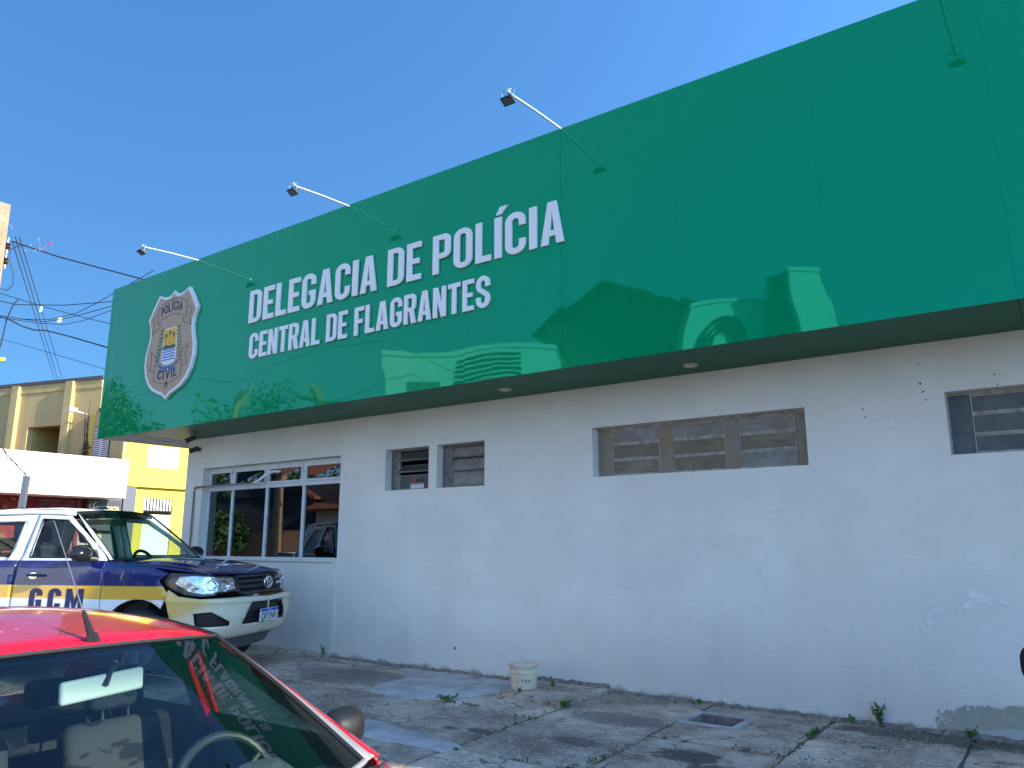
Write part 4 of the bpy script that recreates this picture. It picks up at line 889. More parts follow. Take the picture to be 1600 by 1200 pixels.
    for sg in (1, -1):
        w1i = [(-1.34, .995), (-1.63, 1.12), (-1.96, 1.285), (-2.13, 1.30), (-2.15, .995)]; w2i = [(-2.30, .998), (-2.29, 1.30), (-2.74, 1.285), (-2.97, 1.1), (-2.99, .99)]
        V.panel('door_lining', [(-1.1, .26), (-1.1, .90), (-1.5, 1.13), (-1.95, 1.34), (-2.8, 1.34), (-3.15, 1.05), (-3.08, .75), (-2.85, .6), (-2.7, .26)], mat('door_lining_grey', (.10, .105, .11), .8), R, sg, holes=[w1i, w2i], off=-.045, solid=0)
    mb = MB()
    dr_ = []
    for k in [j/8 for j in range(-8, 9)]:
        cw = .055*math.exp(-((k - .47)/.25)**4)
        dr_.append([(-.98 - .12*k*k, .64*k, .875), (-1.10 - .06*k*k, .655*k, .895 + cw*.6), (-1.28, .66*k, .89 + cw*1.6), (-1.36, .66*k, .86 + cw*1.3), (-1.38, .66*k, .74), (-1.30, .66*k, .5)])
    mb.grid(dr_); mb.build('dashboard', DASH, R, smooth=True, angle=70)
    steering(R, -1.44, .31, .83, .22, 26, mat('steering_grey', (.03, .035, .035), .4))
    SF = mat('seat_cloth', (.04, .045, .05), .95); g = NG(SF) if 'done' not in SF else None
    if g:
        SF['done'] = 1; wv = g.noise(5, 3, .5, stretch=(1, 1, 2.2)); g.out(g.mix(g.step(wv, .46, .52), (.02, .022, .026), (.065, .067, .07)), .95, g.bump(g.noise(180, 1), .4, .005))
    seat(R, -2.2, .36, .28, .50, SF, hgt=.62); seat(R, -2.2, -.36, .28, .50, SF, hgt=.62)
    mb = MB(); mb.box(-2.75, -2.3, -.58, .58, .36, .52); mb.box(-2.95, -2.82, -.58, .58, .45, .95); mb.build('rear_seat', SF, R, bevel=.04, seg=3)
    for y in (-.3, .3): mb = MB(); mb.box(-2.97, -2.87, y - .12, y + .12, .99, 1.12); mb.build('rear_headrest', SF, R, bevel=.03, seg=3)
    for sg in (1, -1):
        mb = MB(); mb.tube([V.wrap(V.fx(-2.19), 1.22, -.06, sg), V.wrap(V.fx(-2.19), .8, -.07, sg), V.wrap(V.fx(-2.16), .45, -.07, sg)], .02, 4); mb.build('seat_belt', BLACK, R)
        mb = MB(); mb.tube([V.wrap(V.fx(-2.17), z, -.052, sg) for z in (.93, 1.1, 1.32)], .018, 6); mb.build('pillar_edge', PAINT, R, smooth=True)
    # rear-view mirror behind the windscreen
    MV = mat('mirror_shell_pale', (.86, .90, .80), .5)
    mb = MB(); mb.box(-.014, .014, -.158, .158, -.042, .042, Matrix.Translation((-1.74, -.07, 1.252)) @ Matrix.Rotation(radians(4), 4, 'X')); rv = mb.build('rear_view_mirror', MV, R, bevel=.013, seg=4, smooth=True, angle=60)
    mb = MB(); mb.box(-.002, .002, -.15, .15, -.036, .036, Matrix.Translation((-1.758, -.07, 1.252)) @ Matrix.Rotation(radians(4), 4, 'X')); mb.build('mirror_glass', CHROME, rv)
    mb = MB(); mb.tube([(-1.72, -.07, 1.255), (-1.73, -.05, 1.30), (-1.735, -.03, 1.335)], [.012, .010, .02], 8); mb.build('mirror_stem', BLACK, rv, smooth=True)
    # roof antenna, leaning back, its root wrapped in tape
    b = Vector((-1.95, -.02, 1.398)); d = Vector((-.68, 0, .74)).normalized()
    mb = MB(); mb.lathe([(.032, -.004), (.03, .006), (.022, .018), (.017, .03), (.0, .032)], 16, Matrix.Translation(b)); n_ = 22
    mb.tube([b + d*(.01 + i*.0062) + Vector((0, 0, .006)) for i in range(n_)], [.015 - .0004*i + .0035*(i % 3 == 0) - .0015*(i % 2) for i in range(n_)], 9)
    ro = mb.build('antenna', mat('antenna_tape', (.012, .012, .012), .5, bump=.8, bscale=140), R, smooth=True, angle=60)
    mb = MB(); mb.tube([b + d*.12, b + d*.3 + Vector((0, 0, .004)), b + d*.66], [.0032, .0028, .0022], 6); mb.build('antenna_rod', mat('antenna_steel', (.25, .25, .25), .4, .6), ro)
    return R
RED = paint('red_paint', (.62, .010, .020), .16); g = NG(RED)
g.out(g.mix(g.m_('MULTIPLY', g.step(g.noise(6, 6, .7), .5, .8), .25), (.56, .005, .018), (.44, .04, .045)), g.m_('ADD', g.m_('MULTIPLY', g.noise(30, 4), .12), .10))
hatchback((-1.35, 1.704, -.36), 'red hatchback with a roof antenna wrapped in tape, parked nearest the camera', RED)
bc = hatchback((0.70, 5.62, -.05), 'black car at the right edge of the picture, showing only its wing mirror', paint('black_paint', (.012, .012, .014), .12), name='parked_car')
bc.rotation_euler = (0, radians(-7), pi/2); bc.location = (.75, 5.35, .16)
# ------------------------------------------------------------------ pickup truck
TR = thing('pickup_truck', 'white and navy blue pickup with a yellow stripe lettered GCM beside the station', 'pickup truck', (-7.66, 5.875, .041), .4122)
m = paint('patrol_paint', (.7, .7, .7), .16); LIV = m; g = NG(m)
NAVY, YEL, WHT = (.005, .011, .105), (.66, .37, .05), (.74, .75, .78)
def zs(a): return g.m_('GREATER_THAN', g.z, a)
col = g.mix(zs(.80), WHT, YEL); col = g.mix(zs(.94), col, NAVY); col = g.mix(g.m_('MULTIPLY', zs(1.205), g.m_('LESS_THAN', g.x, -1.42)), col, WHT)
dirt = g.step(g.noise(7, 6, .7), .5, .8); g.out(g.mix(g.m_('MULTIPLY', dirt, .18), col, (.35, .3, .22)), g.m_('ADD', .1, g.m_('MULTIPLY', dirt, .2)))
WP = paint('white_paint', (.74, .75, .78), .16); NP = paint('navy_paint', (.004, .009, .10), .10)
m = paint('bumper_paint', (.66, .48, .16), .3); BP = m; g = NG(m)
w1_ = g.noise(2.2, 5, .6); g.out(g.mix(g.step(g.m_('ADD', g.m_('ADD', g.z, g.m_('MULTIPLY', g.x, -.55)), g.m_('MULTIPLY', g.m_('SUBTRACT', w1_, .5), .25)), .80, .98), (.68, .57, .43), (.64, .44, .14)), .3)
V = Veh([(0, 0), (-.012, .3), (-.05, .55), (-.14, .74), (-.32, .865), (-.6, .915), (-1.0, .925), (-1.5, .925), (-3.0, .925), (-4.6, .92), (-5.15, .90), (-5.3, .80), (-5.33, .5), (-5.335, .2), (-5.336, 0)],
        [(.36, .16), (.42, .06), (.52, .02), (.62, 0), (.78, .0), (.82, .03), (.86, .06), (1.0, .10), (1.10, .16)],
        [(.3, .09), (.5, .03), (.7, .0), (.93, .005), (.95, .0), (1.12, .015), (1.2, .05), (1.24, .085), (1.74, .265), (1.8, .30)],
        [(-1.5, .815), (-1.2, .815), (-.4, .80)], [(-1.5, 1.20), (-1.2, 1.185), (-.6, 1.13), (-.3, 1.09), (0, 1.07)], .85, -1.44)
SEA = mat('panel_gap_white', (.5, .5, .52), .5)
TG = glass_mat('truck_glass', (.68, .86, .74), 1.5); TS = glass_mat('truck_side_glass', (.62, .66, .66), 1.5)
cowl = lambda k: (-1.30 - .14*k*k, .80*k, 1.215 - .005*k*k)
head = lambda k: (-2.02 - .08*k*k, .655*k, 1.775 - .03*k*k)
def hA(k): u = V.fx(-.30)*abs(k); p = V.wrap(u, 1.06 + .015*abs(k)); p.y *= (1 if k >= 0 else -1); return p
def hB(k): return Vector((-1.24 - .22*k*k, .812*k, 1.225 - .035*k*k))
rows = bilerp_surface(hA, hB, 16, 28, 0)
for i, r in enumerate(rows):
    t = i/16
    for j, p in enumerate(r):
        k = abs(2*j/28 - 1); p.z += .035*sin(pi*min(1, t*1.1))**.7*(1 - k**3) + .012*math.exp(-((k - .62)/.08)**2)*sin(pi*t)
mb = MB(); mb.grid(rows); hood = mb.build('hood', NP, TR, smooth=True, solid=.01, angle=80)
mb = MB(); mb.grid([[hB(k/8) + Vector((-.005, 0, -.012)) for k in range(-8, 9)], [Vector(cowl(k/8)) - Vector((0, 0, .025)) for k in range(-8, 9)]]); mb.build('cowl', BLACK, TR, solid=.01)
# hood emblem (shield) and lettering strip
def on_hood(x, y):
    best = min((p for r in rows for p in r), key=lambda p: (p.x - x)**2 + (p.y - y)**2); return best.z
from mathutils.bvhtree import BVHTree
bv = BVHTree.FromPolygons([p for r in rows for p in r], [(i*29 + j, i*29 + j + 1, (i + 1)*29 + j + 1, (i + 1)*29 + j) for i in range(16) for j in range(28)])
def hoodpt(x, y, lift=.004):
    h = bv.ray_cast(Vector((x, y, 3)), Vector((0, 0, -1))); return (x, y, (h[0].z if h[0] else 1.1) + lift)
def hoodpoly(name, pts, m, lift):
    v, f = region(pts, [], lambda a, b: hoodpt(a, b, lift), .06); mb = MB(); mb.add(v, f); return mb.build(name, m, hood, smooth=True)
sh = [(-.72, 0), (-.80, .12), (-.92, .20), (-1.06, .22), (-1.20, .18), (-1.23, 0), (-1.20, -.18), (-1.06, -.22), (-.92, -.20), (-.80, -.12)]
hoodpoly('shield_decal', sh, mat('decal_grey', (.30, .33, .30), .4), .004)
hoodpoly('shield_decal_field', [(-.98 + (x + .98)*.84, y*.84) for x, y in sh], mat('decal_dark', (.05, .07, .09), .4), .006)
hoodpoly('shield_decal_oval', [(-1.0 + .13*cos(a*.35), .12*sin(a*.35)) for a in range(18)], mat('decal_pale', (.55, .6, .62), .4), .008)
tm = bpy.data.meshes.new('hood_letters')
o = text_mesh('GMT-MA', .15, 'hood_letters', mat('decal_white', (.8, .8, .8), .5), hood, Matrix.Rotation(pi/2, 4, 'Z'), extrude=0, sx=1.0, bold=.002)
for v in o.data.vertices: v.co = Vector(hoodpt(v.co.x - .48, v.co.y, .006))
# windscreen, pillars, roof
nr = Vector((.6, 0, .8)); rw_ = bilerp_surface(cowl, head, 12, 20, .03, nr)
mb = MB(); mb.grid(rw_); wsn = mb.build('windscreen', TG, TR, smooth=True, recalc=False)
mb = MB()
for e in ([r[-1] for r in rw_], [r[0] for r in rw_], rw_[-1], rw_[0]): mb.tube(e, .011, 6)
mb.build('windscreen_seal', RUBBER, wsn, smooth=True)
mb = MB(); n_ = len(rw_) - 1
for q in ((.0, .035, -1, 1), (.955, 1.0, -1, 1)):
    mb.grid([[Vector(cowl(k/8)).lerp(Vector(head(k/8)), t) + nr*.03*sin(pi*t)*(1 - (k/8)**2*.6) - nr*.006 for k in range(-8, 9)] for t in q[:2]])
mb.build('glass_border', BLACK, wsn)
for sg in (1, -1):
    e = [Vector(r[-1 if sg > 0 else 0]) for r in rw_]
    outr = [V.wrap(V.fx(-1.44 - .66*t), 1.21 + .535*t - .02*sin(pi*t), .0, sg) for t in [i/12 for i in range(13)]]
    mb = MB(); mb.grid([e, outr]); mb.build('windscreen_pillar', WP, TR, smooth=True, solid=.008)
xs_ = [-2.1, -2.3, -2.7, -3.2, -3.6, -3.78]; zc = [1.775, 1.80, 1.82, 1.815, 1.79, 1.75]; ze = [1.745, 1.755, 1.765, 1.76, 1.745, 1.70]; yr = [.657, .665, .67, .665, .655, .64]
rows = [[(xs_[i] + (.08*(1 - k*k) if i == 0 else 0), yr[i]*k, ze[i] + (zc[i] - ze[i])*(1 - abs(k)**2.6)) for k in [j/10 for j in range(-10, 11)]] for i in range(6)]
mb = MB(); mb.grid(rows); mb.build('roof', WP, TR, smooth=True, solid=.01, angle=80)
mb = MB(); mb.grid([[(p[0] - .03, p[1]*.97, p[2] - .05) for p in r] for r in rows]); mb.build('headliner', MATS['headliner'], TR, smooth=True)
mb = MB(); mb.box(-2.28, -2.20, -.11, -.05, 1.80, 1.83); mb.lathe([(.03, 0), (.02, .02), (0, .035)], 12, Matrix.Translation((-2.22, -.08, 1.80))); mb.build('roof_fin', BLACK, TR, bevel=.01)
fa = circ(-1.0, .36, .445, 178, 12, 16)
for sg in (1, -1):
    V.panel('fender', [(-.66, .86), (-.77, 1.0), (-.69, 1.082)] + [(-.9, 1.135), (-1.2, 1.18), (-1.462, 1.20), (-1.468, .36)] + circ(-1.0, .36, .445, 180, 52, 14), LIV, TR, sg)
    V.panel('fender_skirt', [(-.42, 1.075), (-.72, 1.155), (-.72, 1.10), (-.45, 1.05)], NP, TR, sg) if False else None
    wf = [(-1.60, 1.235), (-1.9, 1.47), (-2.18, 1.65), (-2.51, 1.67), (-2.49, 1.235)]
    d = V.panel('door', [(-1.475, .36), (-1.475, 1.215), (-1.62, 1.33), (-2.15, 1.70), (-2.60, 1.715), (-2.612, .36)], LIV, TR, sg, holes=[wf])
    V.panel('door_glass', wf, TS, d, sg, off=-.015, solid=0)
    mb = MB()
    ring = [V.wrap(V.fx(x), z, .002, sg) for x, z in wf + [wf[0]]]; mb.tube(ring, .010, 6, cap=False); mb.build('window_seal', RUBBER, d)
    hx = -2.42; mb = MB(); mb.tube([V.wrap(V.fx(hx + t*.045), 1.045 + .004*sin(pi*t/5), .008 + .035*sin(pi*t/5)**.6, sg) for t in range(6)], [.012, .016, .017, .017, .016, .012], 10)
    mb.build('door_handle', mat('handle_dark', (.05, .05, .055), .25, .5), d, smooth=True)
    mb = MB(); mb.add(*region([(V.fx(hx + .07 + .06*cos(a*.5)), 1.04 + .035*sin(a*.5)) for a in range(12)], [], lambda u, z: V.wrap(u, z, .0025, sg), .06)); mb.build('handle_cup', CHROME, d)
    wr = [(-2.76, 1.235), (-2.745, 1.645), (-3.25, 1.63), (-3.48, 1.26)]
    d2 = V.panel('door', [(-2.622, .36), (-2.612, 1.715), (-3.40, 1.70), (-3.66, 1.2), (-3.62, .9), (-3.50, .6), (-3.48, .36)], LIV, TR, sg, holes=[wr])
    V.panel('door_glass', wr, TS, d2, sg, off=-.015, solid=0)
    mb = MB(); mb.tube([V.wrap(V.fx(-3.4 + t*.045), 1.045, .008 + .035*sin(pi*t/5)**.6, sg) for t in range(6)], .016, 10); mb.build('door_handle', MATS['handle_dark'], d2, smooth=True)
    V.panel('rear_pillar', [(-3.41, 1.70), (-3.67, 1.2), (-3.63, .9), (-3.51, .6), (-3.49, .36), (-3.72, .36), (-3.86, .5), (-3.88, 1.2), (-3.78, 1.66), (-3.6, 1.70)], LIV, TR, sg)
    V.panel('bed_side', [(-3.91, .50), (-3.91, 1.21), (-5.2, 1.21), (-5.2, .45), (-4.56, .45)] + circ(-4.07, .36, .455, 12, 168, 14) , LIV, TR, sg)
    V.panel('sill', [(-1.49, .27), (-1.49, .352), (-3.62, .352), (-3.62, .27)], BLACK, TR, sg)
    mb = MB(); up = [Vector((x, sg*y, z)) for x, y, z in zip(xs_, yr, ze)]; dn = [V.wrap(V.fx(x), z, 0, sg) for x, z in zip(xs_, [1.705, 1.713, 1.72, 1.715, 1.705, 1.66])]
    mb.grid([up, dn]); mb.build('roof_rail', WP, TR, smooth=True, solid=.006)
    # white door shuts seen in the gaps
    V.panel('door_shut', [(-1.42, .33), (-1.42, 1.19), (-1.52, 1.19), (-1.52, .33)], SEA, TR, sg, off=-.016, solid=0); V.panel('door_shut', [(-2.58, .33), (-2.58, 1.20), (-2.66, 1.20), (-2.66, .33)], SEA, TR, sg, off=-.016, solid=0)
    # mirror
    mc = Vector((-1.66, sg*1.03, 1.275)); mb = MB()
    mb.lathe([(0, -.07), (.07, -.066), (.085, -.05), (.09, .0), (.08, .04), (.055, .07), (0, .085)], 24, Matrix.Translation(mc) @ Matrix.Rotation(pi/2, 4, 'Y') @ Matrix.Diagonal((.95, 1.38, 1, 1)))
    wm = mb.build('wing_mirror', mat('mirror_gloss', (.012, .012, .013), .2), TR, smooth=True, angle=80)
    mb = MB(); mb.tube([mc - Vector((0, sg*.06, .04)), (-1.60, sg*.86, 1.215)], [.03, .035], 10); mb.build('mirror_arm', BLACK, wm, smooth=True)
    mb = MB(); mb.lathe([(0, -.072), (.07, -.0715)], 20, Matrix.Translation(mc) @ Matrix.Rotation(pi/2, 4, 'Y') @ Matrix.Diagonal((.95, 1.3, 1, 1))); mb.build('mirror_glass', CHROME, wm)
    # headlight: dark housing, bright reflector bowls, clear cover
    hl = [('y', .455, .885), ('y', .455, 1.035), (-.16, 1.05), (-.42, 1.068), (-.67, 1.08), (-.755, 1.01), (-.64, .93), (-.52, .865), (-.30, .835)]
    h = V.panel('headlight', hl, mat('lamp_housing', (.02, .02, .022), .3), TR, sg, off=-.05, solid=0)
    V.panel('reflector', [('y', .48, .90), ('y', .48, 1.015), (-.16, 1.03), (-.40, 1.045), (-.56, 1.04), (-.60, .97), (-.44, .885), (-.28, .86)], mat('reflector', (.75, .77, .8), .12, .95, bump=.9, bscale=14), h, sg, off=-.04, solid=0)
    for yy, zz, r_ in ((.66, .945, .065), (.80, .955, .06)):
        u = V.fy(yy) if yy < .85 else V.fx(-.3); p = V.wrap(u, zz, -.045, sg); n = V.outn(u); n = Vector((n.x, n.y*sg, 0)).normalized()
        mb = MB(); mb.lathe([(r_, .03), (r_*.8, .01), (r_*.45, -.002), (0, -.01)], 20, Matrix.Translation(p) @ n.to_track_quat('Z', 'Y').to_matrix().to_4x4()); mb.build('lamp_bowl', CHROME, h, smooth=True)
    V.panel('lamp_cover', hl, glass_mat('clear_plastic', (.93, .95, .97), 1.5) if 'clear_plastic' not in MATS else MATS['clear_plastic'], h, sg, off=.002, solid=0)
    V.panel('headlight_rim', [('y', .455, .862), ('y', .455, .885), (-.30, .835), (-.52, .865), (-.68, .93), (-.84, 1.02), (-.86, 1.005), (-.69, .905), (-.53, .84), (-.30, .812)], NP, TR, sg, off=0, solid=.01) if False else None
    for wx in (-1.0, -4.07): wheel(TR, wx, sg*.80, .33, .372, .25, sg, tone=(.12, .12, .125))
    for wx in (-1.0, -4.07):
        mb = MB(); mb.grid([[(wx + .44*cos(radians(a)), sg*yy, .36 + .44*sin(radians(a))) for a in range(-5, 190, 13)] for yy in (.55, .905)]); mb.grid([[(wx + .44*r_*cos(radians(a)), sg*.55, .36 + .44*r_*sin(radians(a))) for a in range(-5, 190, 13)] for r_ in (.2, 1)])
        mb.build('wheel_liner', BLACK, TR, smooth=True)
# front bumper with openings, grille, emblem, plate
bo = [('y', 0.0, .40), ('y', 0.0, .805), ('y', .45, .822), (-.30, .812), (-.53, .842), (-.64, .905), (-.68, .86), (-.66, .80), (-.60, .58), (-.565, .42), (-.3, .39), ('y', .6, .385)]
fog = [('y', .63, .52), ('y', .63, .56), ('y', .80, .68), (-.36, .665), (-.34, .52)]
low = [('y', .001, .52), ('y', .001, .755), ('y', .34, .755), ('y', .44, .60), ('y', .47, .52)]
mb = MB()
for g_ in (1, -1):
    v, f = region(V.S(bo), [V.S(low), V.S(fog)], lambda u, z: V.wrap(u, z, .018 + .02*math.exp(-((z - .79)/.03)**2), g_), .05); mb.add(v, f)
bump_ = mb.build('front_bumper', BP, TR, smooth=True, solid=.018, angle=60)
mb = MB()
for g_ in (1, -1):
    v, f = region(V.S([(p[0], p[1], p[2] + (.02 if i in (1, 2) else 0)) for i, p in enumerate(low)]), [], lambda u, z: V.wrap(u, z, -.05, g_), .06); mb.add(v, f)
    for z in (.55, .60, .65, .70):
        v, f = region(V.S([('y', .001, z), ('y', .001, z + .022), ('y', .43, z + .022), ('y', .43, z)]), [], lambda u, zz: V.wrap(u, zz, -.03, g_), .08); mb.add(v, f)
mb.build('lower_grille', BLACK, bump_, smooth=False)
for g_ in (1, -1):
    mb = MB(); v, f = region(V.S(fog), [], lambda u, z: V.wrap(u, z, -.04, g_), .06); mb.add(v, f); mb.build('fog_recess', BLACK, bump_)
mb = MB()
for g_ in (1, -1):
    mb.add(*region(V.S([('y', 0, .24), ('y', 0, .40), ('y', .6, .385), (-.3, .39), (-.5, .4), (-.5, .3), ('y', .6, .26)]), [], lambda u, z: V.wrap(u, .42, -.09 - (.42 - z)*.6, g_)*1 + Vector((0, 0, z - .42)), .08))
mb.build('under_tray', mat('under_tray_grey', (.10, .10, .10), .7), TR, smooth=True)
mb = MB()
for g_ in (1, -1): mb.add(*region(V.S([('y', 0, .83), ('y', 0, 1.055), ('y', .45, 1.05), ('y', .45, .84)]), [], lambda u, z: V.wrap(u, z, -.035, g_), .06))
gr_ = mb.build('grille', BLACK, TR, smooth=True)
for z in (.845, .905, .965, 1.02):
    mb = MB(); pts = [V.wrap(V.fy(abs(k)*.445), z + .006*(1 - abs(k)), .006, 1) for k in [j/12 for j in range(13)]]
    full = [Vector((p.x, -p.y, p.z)) for p in pts[::-1]] + pts[1:]; mb.grid([[p + Vector((.01, 0, .02)) for p in full], [p + Vector((.022, 0, 0)) for p in full], [p + Vector((.0, 0, -.014)) for p in full], [p + Vector((-.03, 0, -.01)) for p in full]]); mb.build('grille_bar', mat('grille_gloss', (.02, .02, .023), .3), gr_, smooth=True)
def ellt(cy, cz, a, b, r, mb, x=.0):
    mb.tube([(x, cy + a*cos(2*pi*k/28), cz + b*sin(2*pi*k/28)) for k in range(29)], r, 6, cap=False)
mb = MB(); ellt(0, .955, .088, .062, .008, mb, -.005); ellt(0, .955, .028, .056, .006, mb, 0); ellt(0, .983, .060, .026, .006, mb, 0); mb.build('front_emblem', CHROME, TR, smooth=True)
pl = Matrix.Translation((.028, .0, .60)) @ Matrix.Rotation(radians(4), 4, 'Y')
mb = MB(); mb.box(-.004, .004, -.20, .20, -.068, .068, pl); np_ = mb.build('number_plate', mat('plate_white', (.75, .76, .76), .4), TR, bevel=.002)
mb = MB(); mb.box(.0042, .0052, -.197, .197, .034, .065, pl); mb.build('plate_band', mat('plate_blue', (.01, .06, .45), .4), np_)
text_mesh('QRY3H01', .112, 'plate_characters', mat('plate_black', (.01, .01, .012), .5), np_, pl @ Matrix.Translation((.0055, 0, -.02)) @ Matrix.Rotation(pi/2, 4, 'Z') @ Matrix.Rotation(pi/2, 4, 'X'), extrude=.0005, sx=.74, bold=.002)
text_mesh('BRASIL', .022, 'plate_band_letters', MATS['decal_white'], np_, pl @ Matrix.Translation((.0058, 0, .05)) @ Matrix.Rotation(pi/2, 4, 'Z') @ Matrix.Rotation(pi/2, 4, 'X'), extrude=.0003)
# GCM lettering on both sides
for sg in (1, -1):
    x0 = -2.36; k = 0; adv = [0, .245, .475]
    mb = MB(); D_ = MATS.get('navy_letter') or mat('navy_letter', (.006, .01, .08), .3)
    T = .205
    for i, ch in enumerate('GCM'):
        if ch == 'M': gl = [([(0, 0), (.16, 0), (.16, .55), (.24, .12), (.34, .12), (.42, .55), (.42, 0), (.58, 0), (.58, 1), (.40, 1), (.29, .5), (.18, 1), (0, 1)], [])]
        else: gl = glyph(ch)[1]
        for o_, hs in gl:
            sx, sz = .35, .235
            f_ = (lambda u, v: (V.fx(x0 + adv[i]*.98 + u*sx*(1.1 if ch == 'M' else 1)), .672 + v*sz)) if sg < 0 else (lambda u, v: (V.fx(x0 + .7 - adv[i]*.98 - u*sx*(1.1 if ch == 'M' else 1)), .672 + v*sz))
            v_, fc = region([f_(*p) for p in o_], [[f_(*p) for p in h_] for h_ in hs], lambda u, z: V.wrap(u, z, .003, sg), .08); mb.add(v_, fc)
    o = mb.build('side_letters', D_, TR, smooth=True)
# cab interior
DK = mat('truck_cabin', (.03, .032, .036), .85)
mb = MB(); mb.box(-3.75, -.9, -.84, .84, .40, .48); mb.box(-3.80, -3.72, -.70, .70, .48, 1.22); mb.box(-1.35, -1.0, -.74, .74, .5, 1.10); mb.build('floor', DK, TR)
mb = MB(); mb.grid([[(-1.33 - .1*k*k, .76*k, 1.17), (-1.55, .80*k, 1.20 + .03*math.exp(-((k - .5)/.2)**2)), (-1.72, .80*k, 1.17 + .05*math.exp(-((k - .5)/.2)**2)), (-1.78, .8*k, 1.05), (-1.7, .8*k, .7)] for k in [j/8 for j in range(-8, 9)]])
mb.build('dashboard', DK, TR, smooth=True)
steering(TR, -1.93, .38, 1.13, .19, 26, BLACK)
NS = mat('truck_seat', (.035, .038, .05), .95)
seat(TR, -2.55, .38, .62, .52, NS, hgt=.66); seat(TR, -2.55, -.38, .62, .52, NS, hgt=.66)
mb = MB(); mb.box(-3.55, -3.05, -.68, .68, .58, .76); mb.box(-3.70, -3.56, -.68, .68, .6, 1.28); mb.build('rear_seat', NS, TR, bevel=.04, seg=3)
for y in (-.42, 0, .42): mb = MB(); mb.box(-3.70, -3.60, y - .13, y + .13, 1.30, 1.46); mb.build('rear_headrest', NS, TR, bevel=.04, seg=3)
mb = MB(); mb.box(-2.08, -2.06, -.13, .13, 1.60, 1.68); mb.build('rear_view_mirror', BLACK, TR, bevel=.01)
mb = MB(); mb.tube([(-1.86, -.1, 1.52), (-1.84, -.16, 1.50), (-1.80, -.22, 1.455), (-1.82, -.16, 1.43), (-1.88, -.09, 1.475), (-1.86, -.1, 1.52)], .011, 6); mb.build('mirror_strap', mat('strap_grey', (.3, .3, .3), .6), TR, smooth=True)
for sg in (1, -1): mb = MB(); mb.tube([(-2.72, sg*.69, 1.62), (-2.66, sg*.79, 1.2), (-2.6, sg*.80, .7)], .02, 4); mb.build('seat_belt', BLACK, TR)
mb = MB(); wall_xz(mb, -3.80, -3.84, -.80, .80, .45, 1.74, [(-.55, .55, 1.25, 1.62)], lambda a, b, c: (b, a*(1 - .18*max(0, c - 1.2)/.5), c)); mb.build('cab_back', WP, TR)
mb = MB(); mb.quad((-3.82, -.56, 1.24), (-3.82, .56, 1.24), (-3.80, .56, 1.63), (-3.80, -.56, 1.63)); mb.build('rear_glass', TS, TR)
mb = MB(); mb.box(-5.2, -3.92, -.86, .86, .58, .64); mb.box(-3.96, -3.92, -.86, .86, .64, 1.18); mb.build('bed_floor', BLACK, TR)
mb = MB(); mb.box(-5.26, -5.2, -.86, .86, .62, 1.21); mb.build('tailgate', WP, TR, bevel=.01)
mb = MB(); mb.box(-5.42, -5.24, -.85, .85, .42, .58); mb.build('rear_bumper', CHROME, TR, bevel=.02)
for sg in (1, -1): mb = MB(); mb.box(-5.22, -5.1, sg*.89 - .03, sg*.89 + .03, .8, 1.15); mb.build('tail_light', MATS['red_lens'], TR, bevel=.01)

T = .175
# ================================================================== ACROSS THE SIDE STREET (left)
Z0 = -.395                                       # ground sheet level away from the forecourt
MUST = mat('mustard_plaster', (.40, .285, .095), .85, var=.1, scale=1.2, bump=.1, bscale=30)
g = NG(MUST); n1 = g.noise(1.2, 6, .65, stretch=(1, 1, .35)); n2 = g.noise(4, 6, .7)
g.out(g.mix(g.m_('MULTIPLY', g.step(n2, .55, .8), .5), g.mix(g.step(n1, .38, .65), (.44, .34, .14), (.53, .41, .17)), (.26, .19, .10)), .85)
YELL = mat('yellow_plaster', (.66, .50, .075), .8, var=.06, scale=1.5)
PALEY = mat('pale_yellow_plaster', (.68, .58, .16), .8)
# mustard building: local x along the facade from its right corner leftwards, local y into the building
mbd = thing('mustard_building', 'tall mustard coloured building with pilasters behind the white marquee', 'building', (-27.5, 13.45, 0), radians(180 + 15.5))
# local +x runs to the left of the picture, local -y... facade faces local +y
def bb(mb, x0, x1, y0, y1, z0, z1): mb.box(x0, x1, y0, y1, z0, z1)
mb = MB(); ZM = 7.31
fm = lambda x, y, z: (x, y, z)
wall_xz(mb, 0, -.25, 0.0, 14, Z0, ZM - .12, [(1.72, 3.42, 3.6, 5.62)], fm); mb.box(0, .25, -9, -.252, Z0, ZM - .12); mb.box(13.7, 14, -9, -.252, Z0, ZM - .12); mb.box(.26, 13.69, -9, -8.8, Z0, ZM - .12)
mb.build('wall', MUST, mbd)
mb = MB(); mb.box(-.06, 14.1, -9.1, .07, ZM - .118, ZM); mb.build('roof', mat('dark_coping', (.09, .085, .08), .8), mbd)
for x in (1.26, 3.95 + .0, 6.9, 9.9): mb = MB(); mb.box(x, x + .34, .001, .16, Z0, ZM - .125); mb.build('pilaster', MUST, mbd)
mb = MB(); mb.box(.0, 14, .002, .03, ZM - .42, ZM - .122); mb.build('frieze', MUST, mbd)
mb = MB(); mb.box(3.36, 3.415, -1.6, -.26, 3.3, 5.7); mb.box(1.73, 3.35, -1.6, -1.5, 3.3, 5.7); mb.box(1.6, 3.5, -1.61, -.26, 5.71, 5.8); mb.box(1.6, 3.5, -1.61, -.26, 3.2, 3.29)
mb.build('balcony_recess', mat('olive_plaster', (.36, .34, .10), .85), mbd)
ac = thing('air_conditioner', 'white air conditioner outdoor unit in the balcony of the mustard building', 'air conditioner', (-29.45, 13.5, 3.95), radians(180 + 15.5))
mb = MB(); mb.box(-.4, .4, -.18, .12, 0, .55); u = mb.build('casing', mat('ac_white', (.7, .7, .68), .5), ac, bevel=.01)
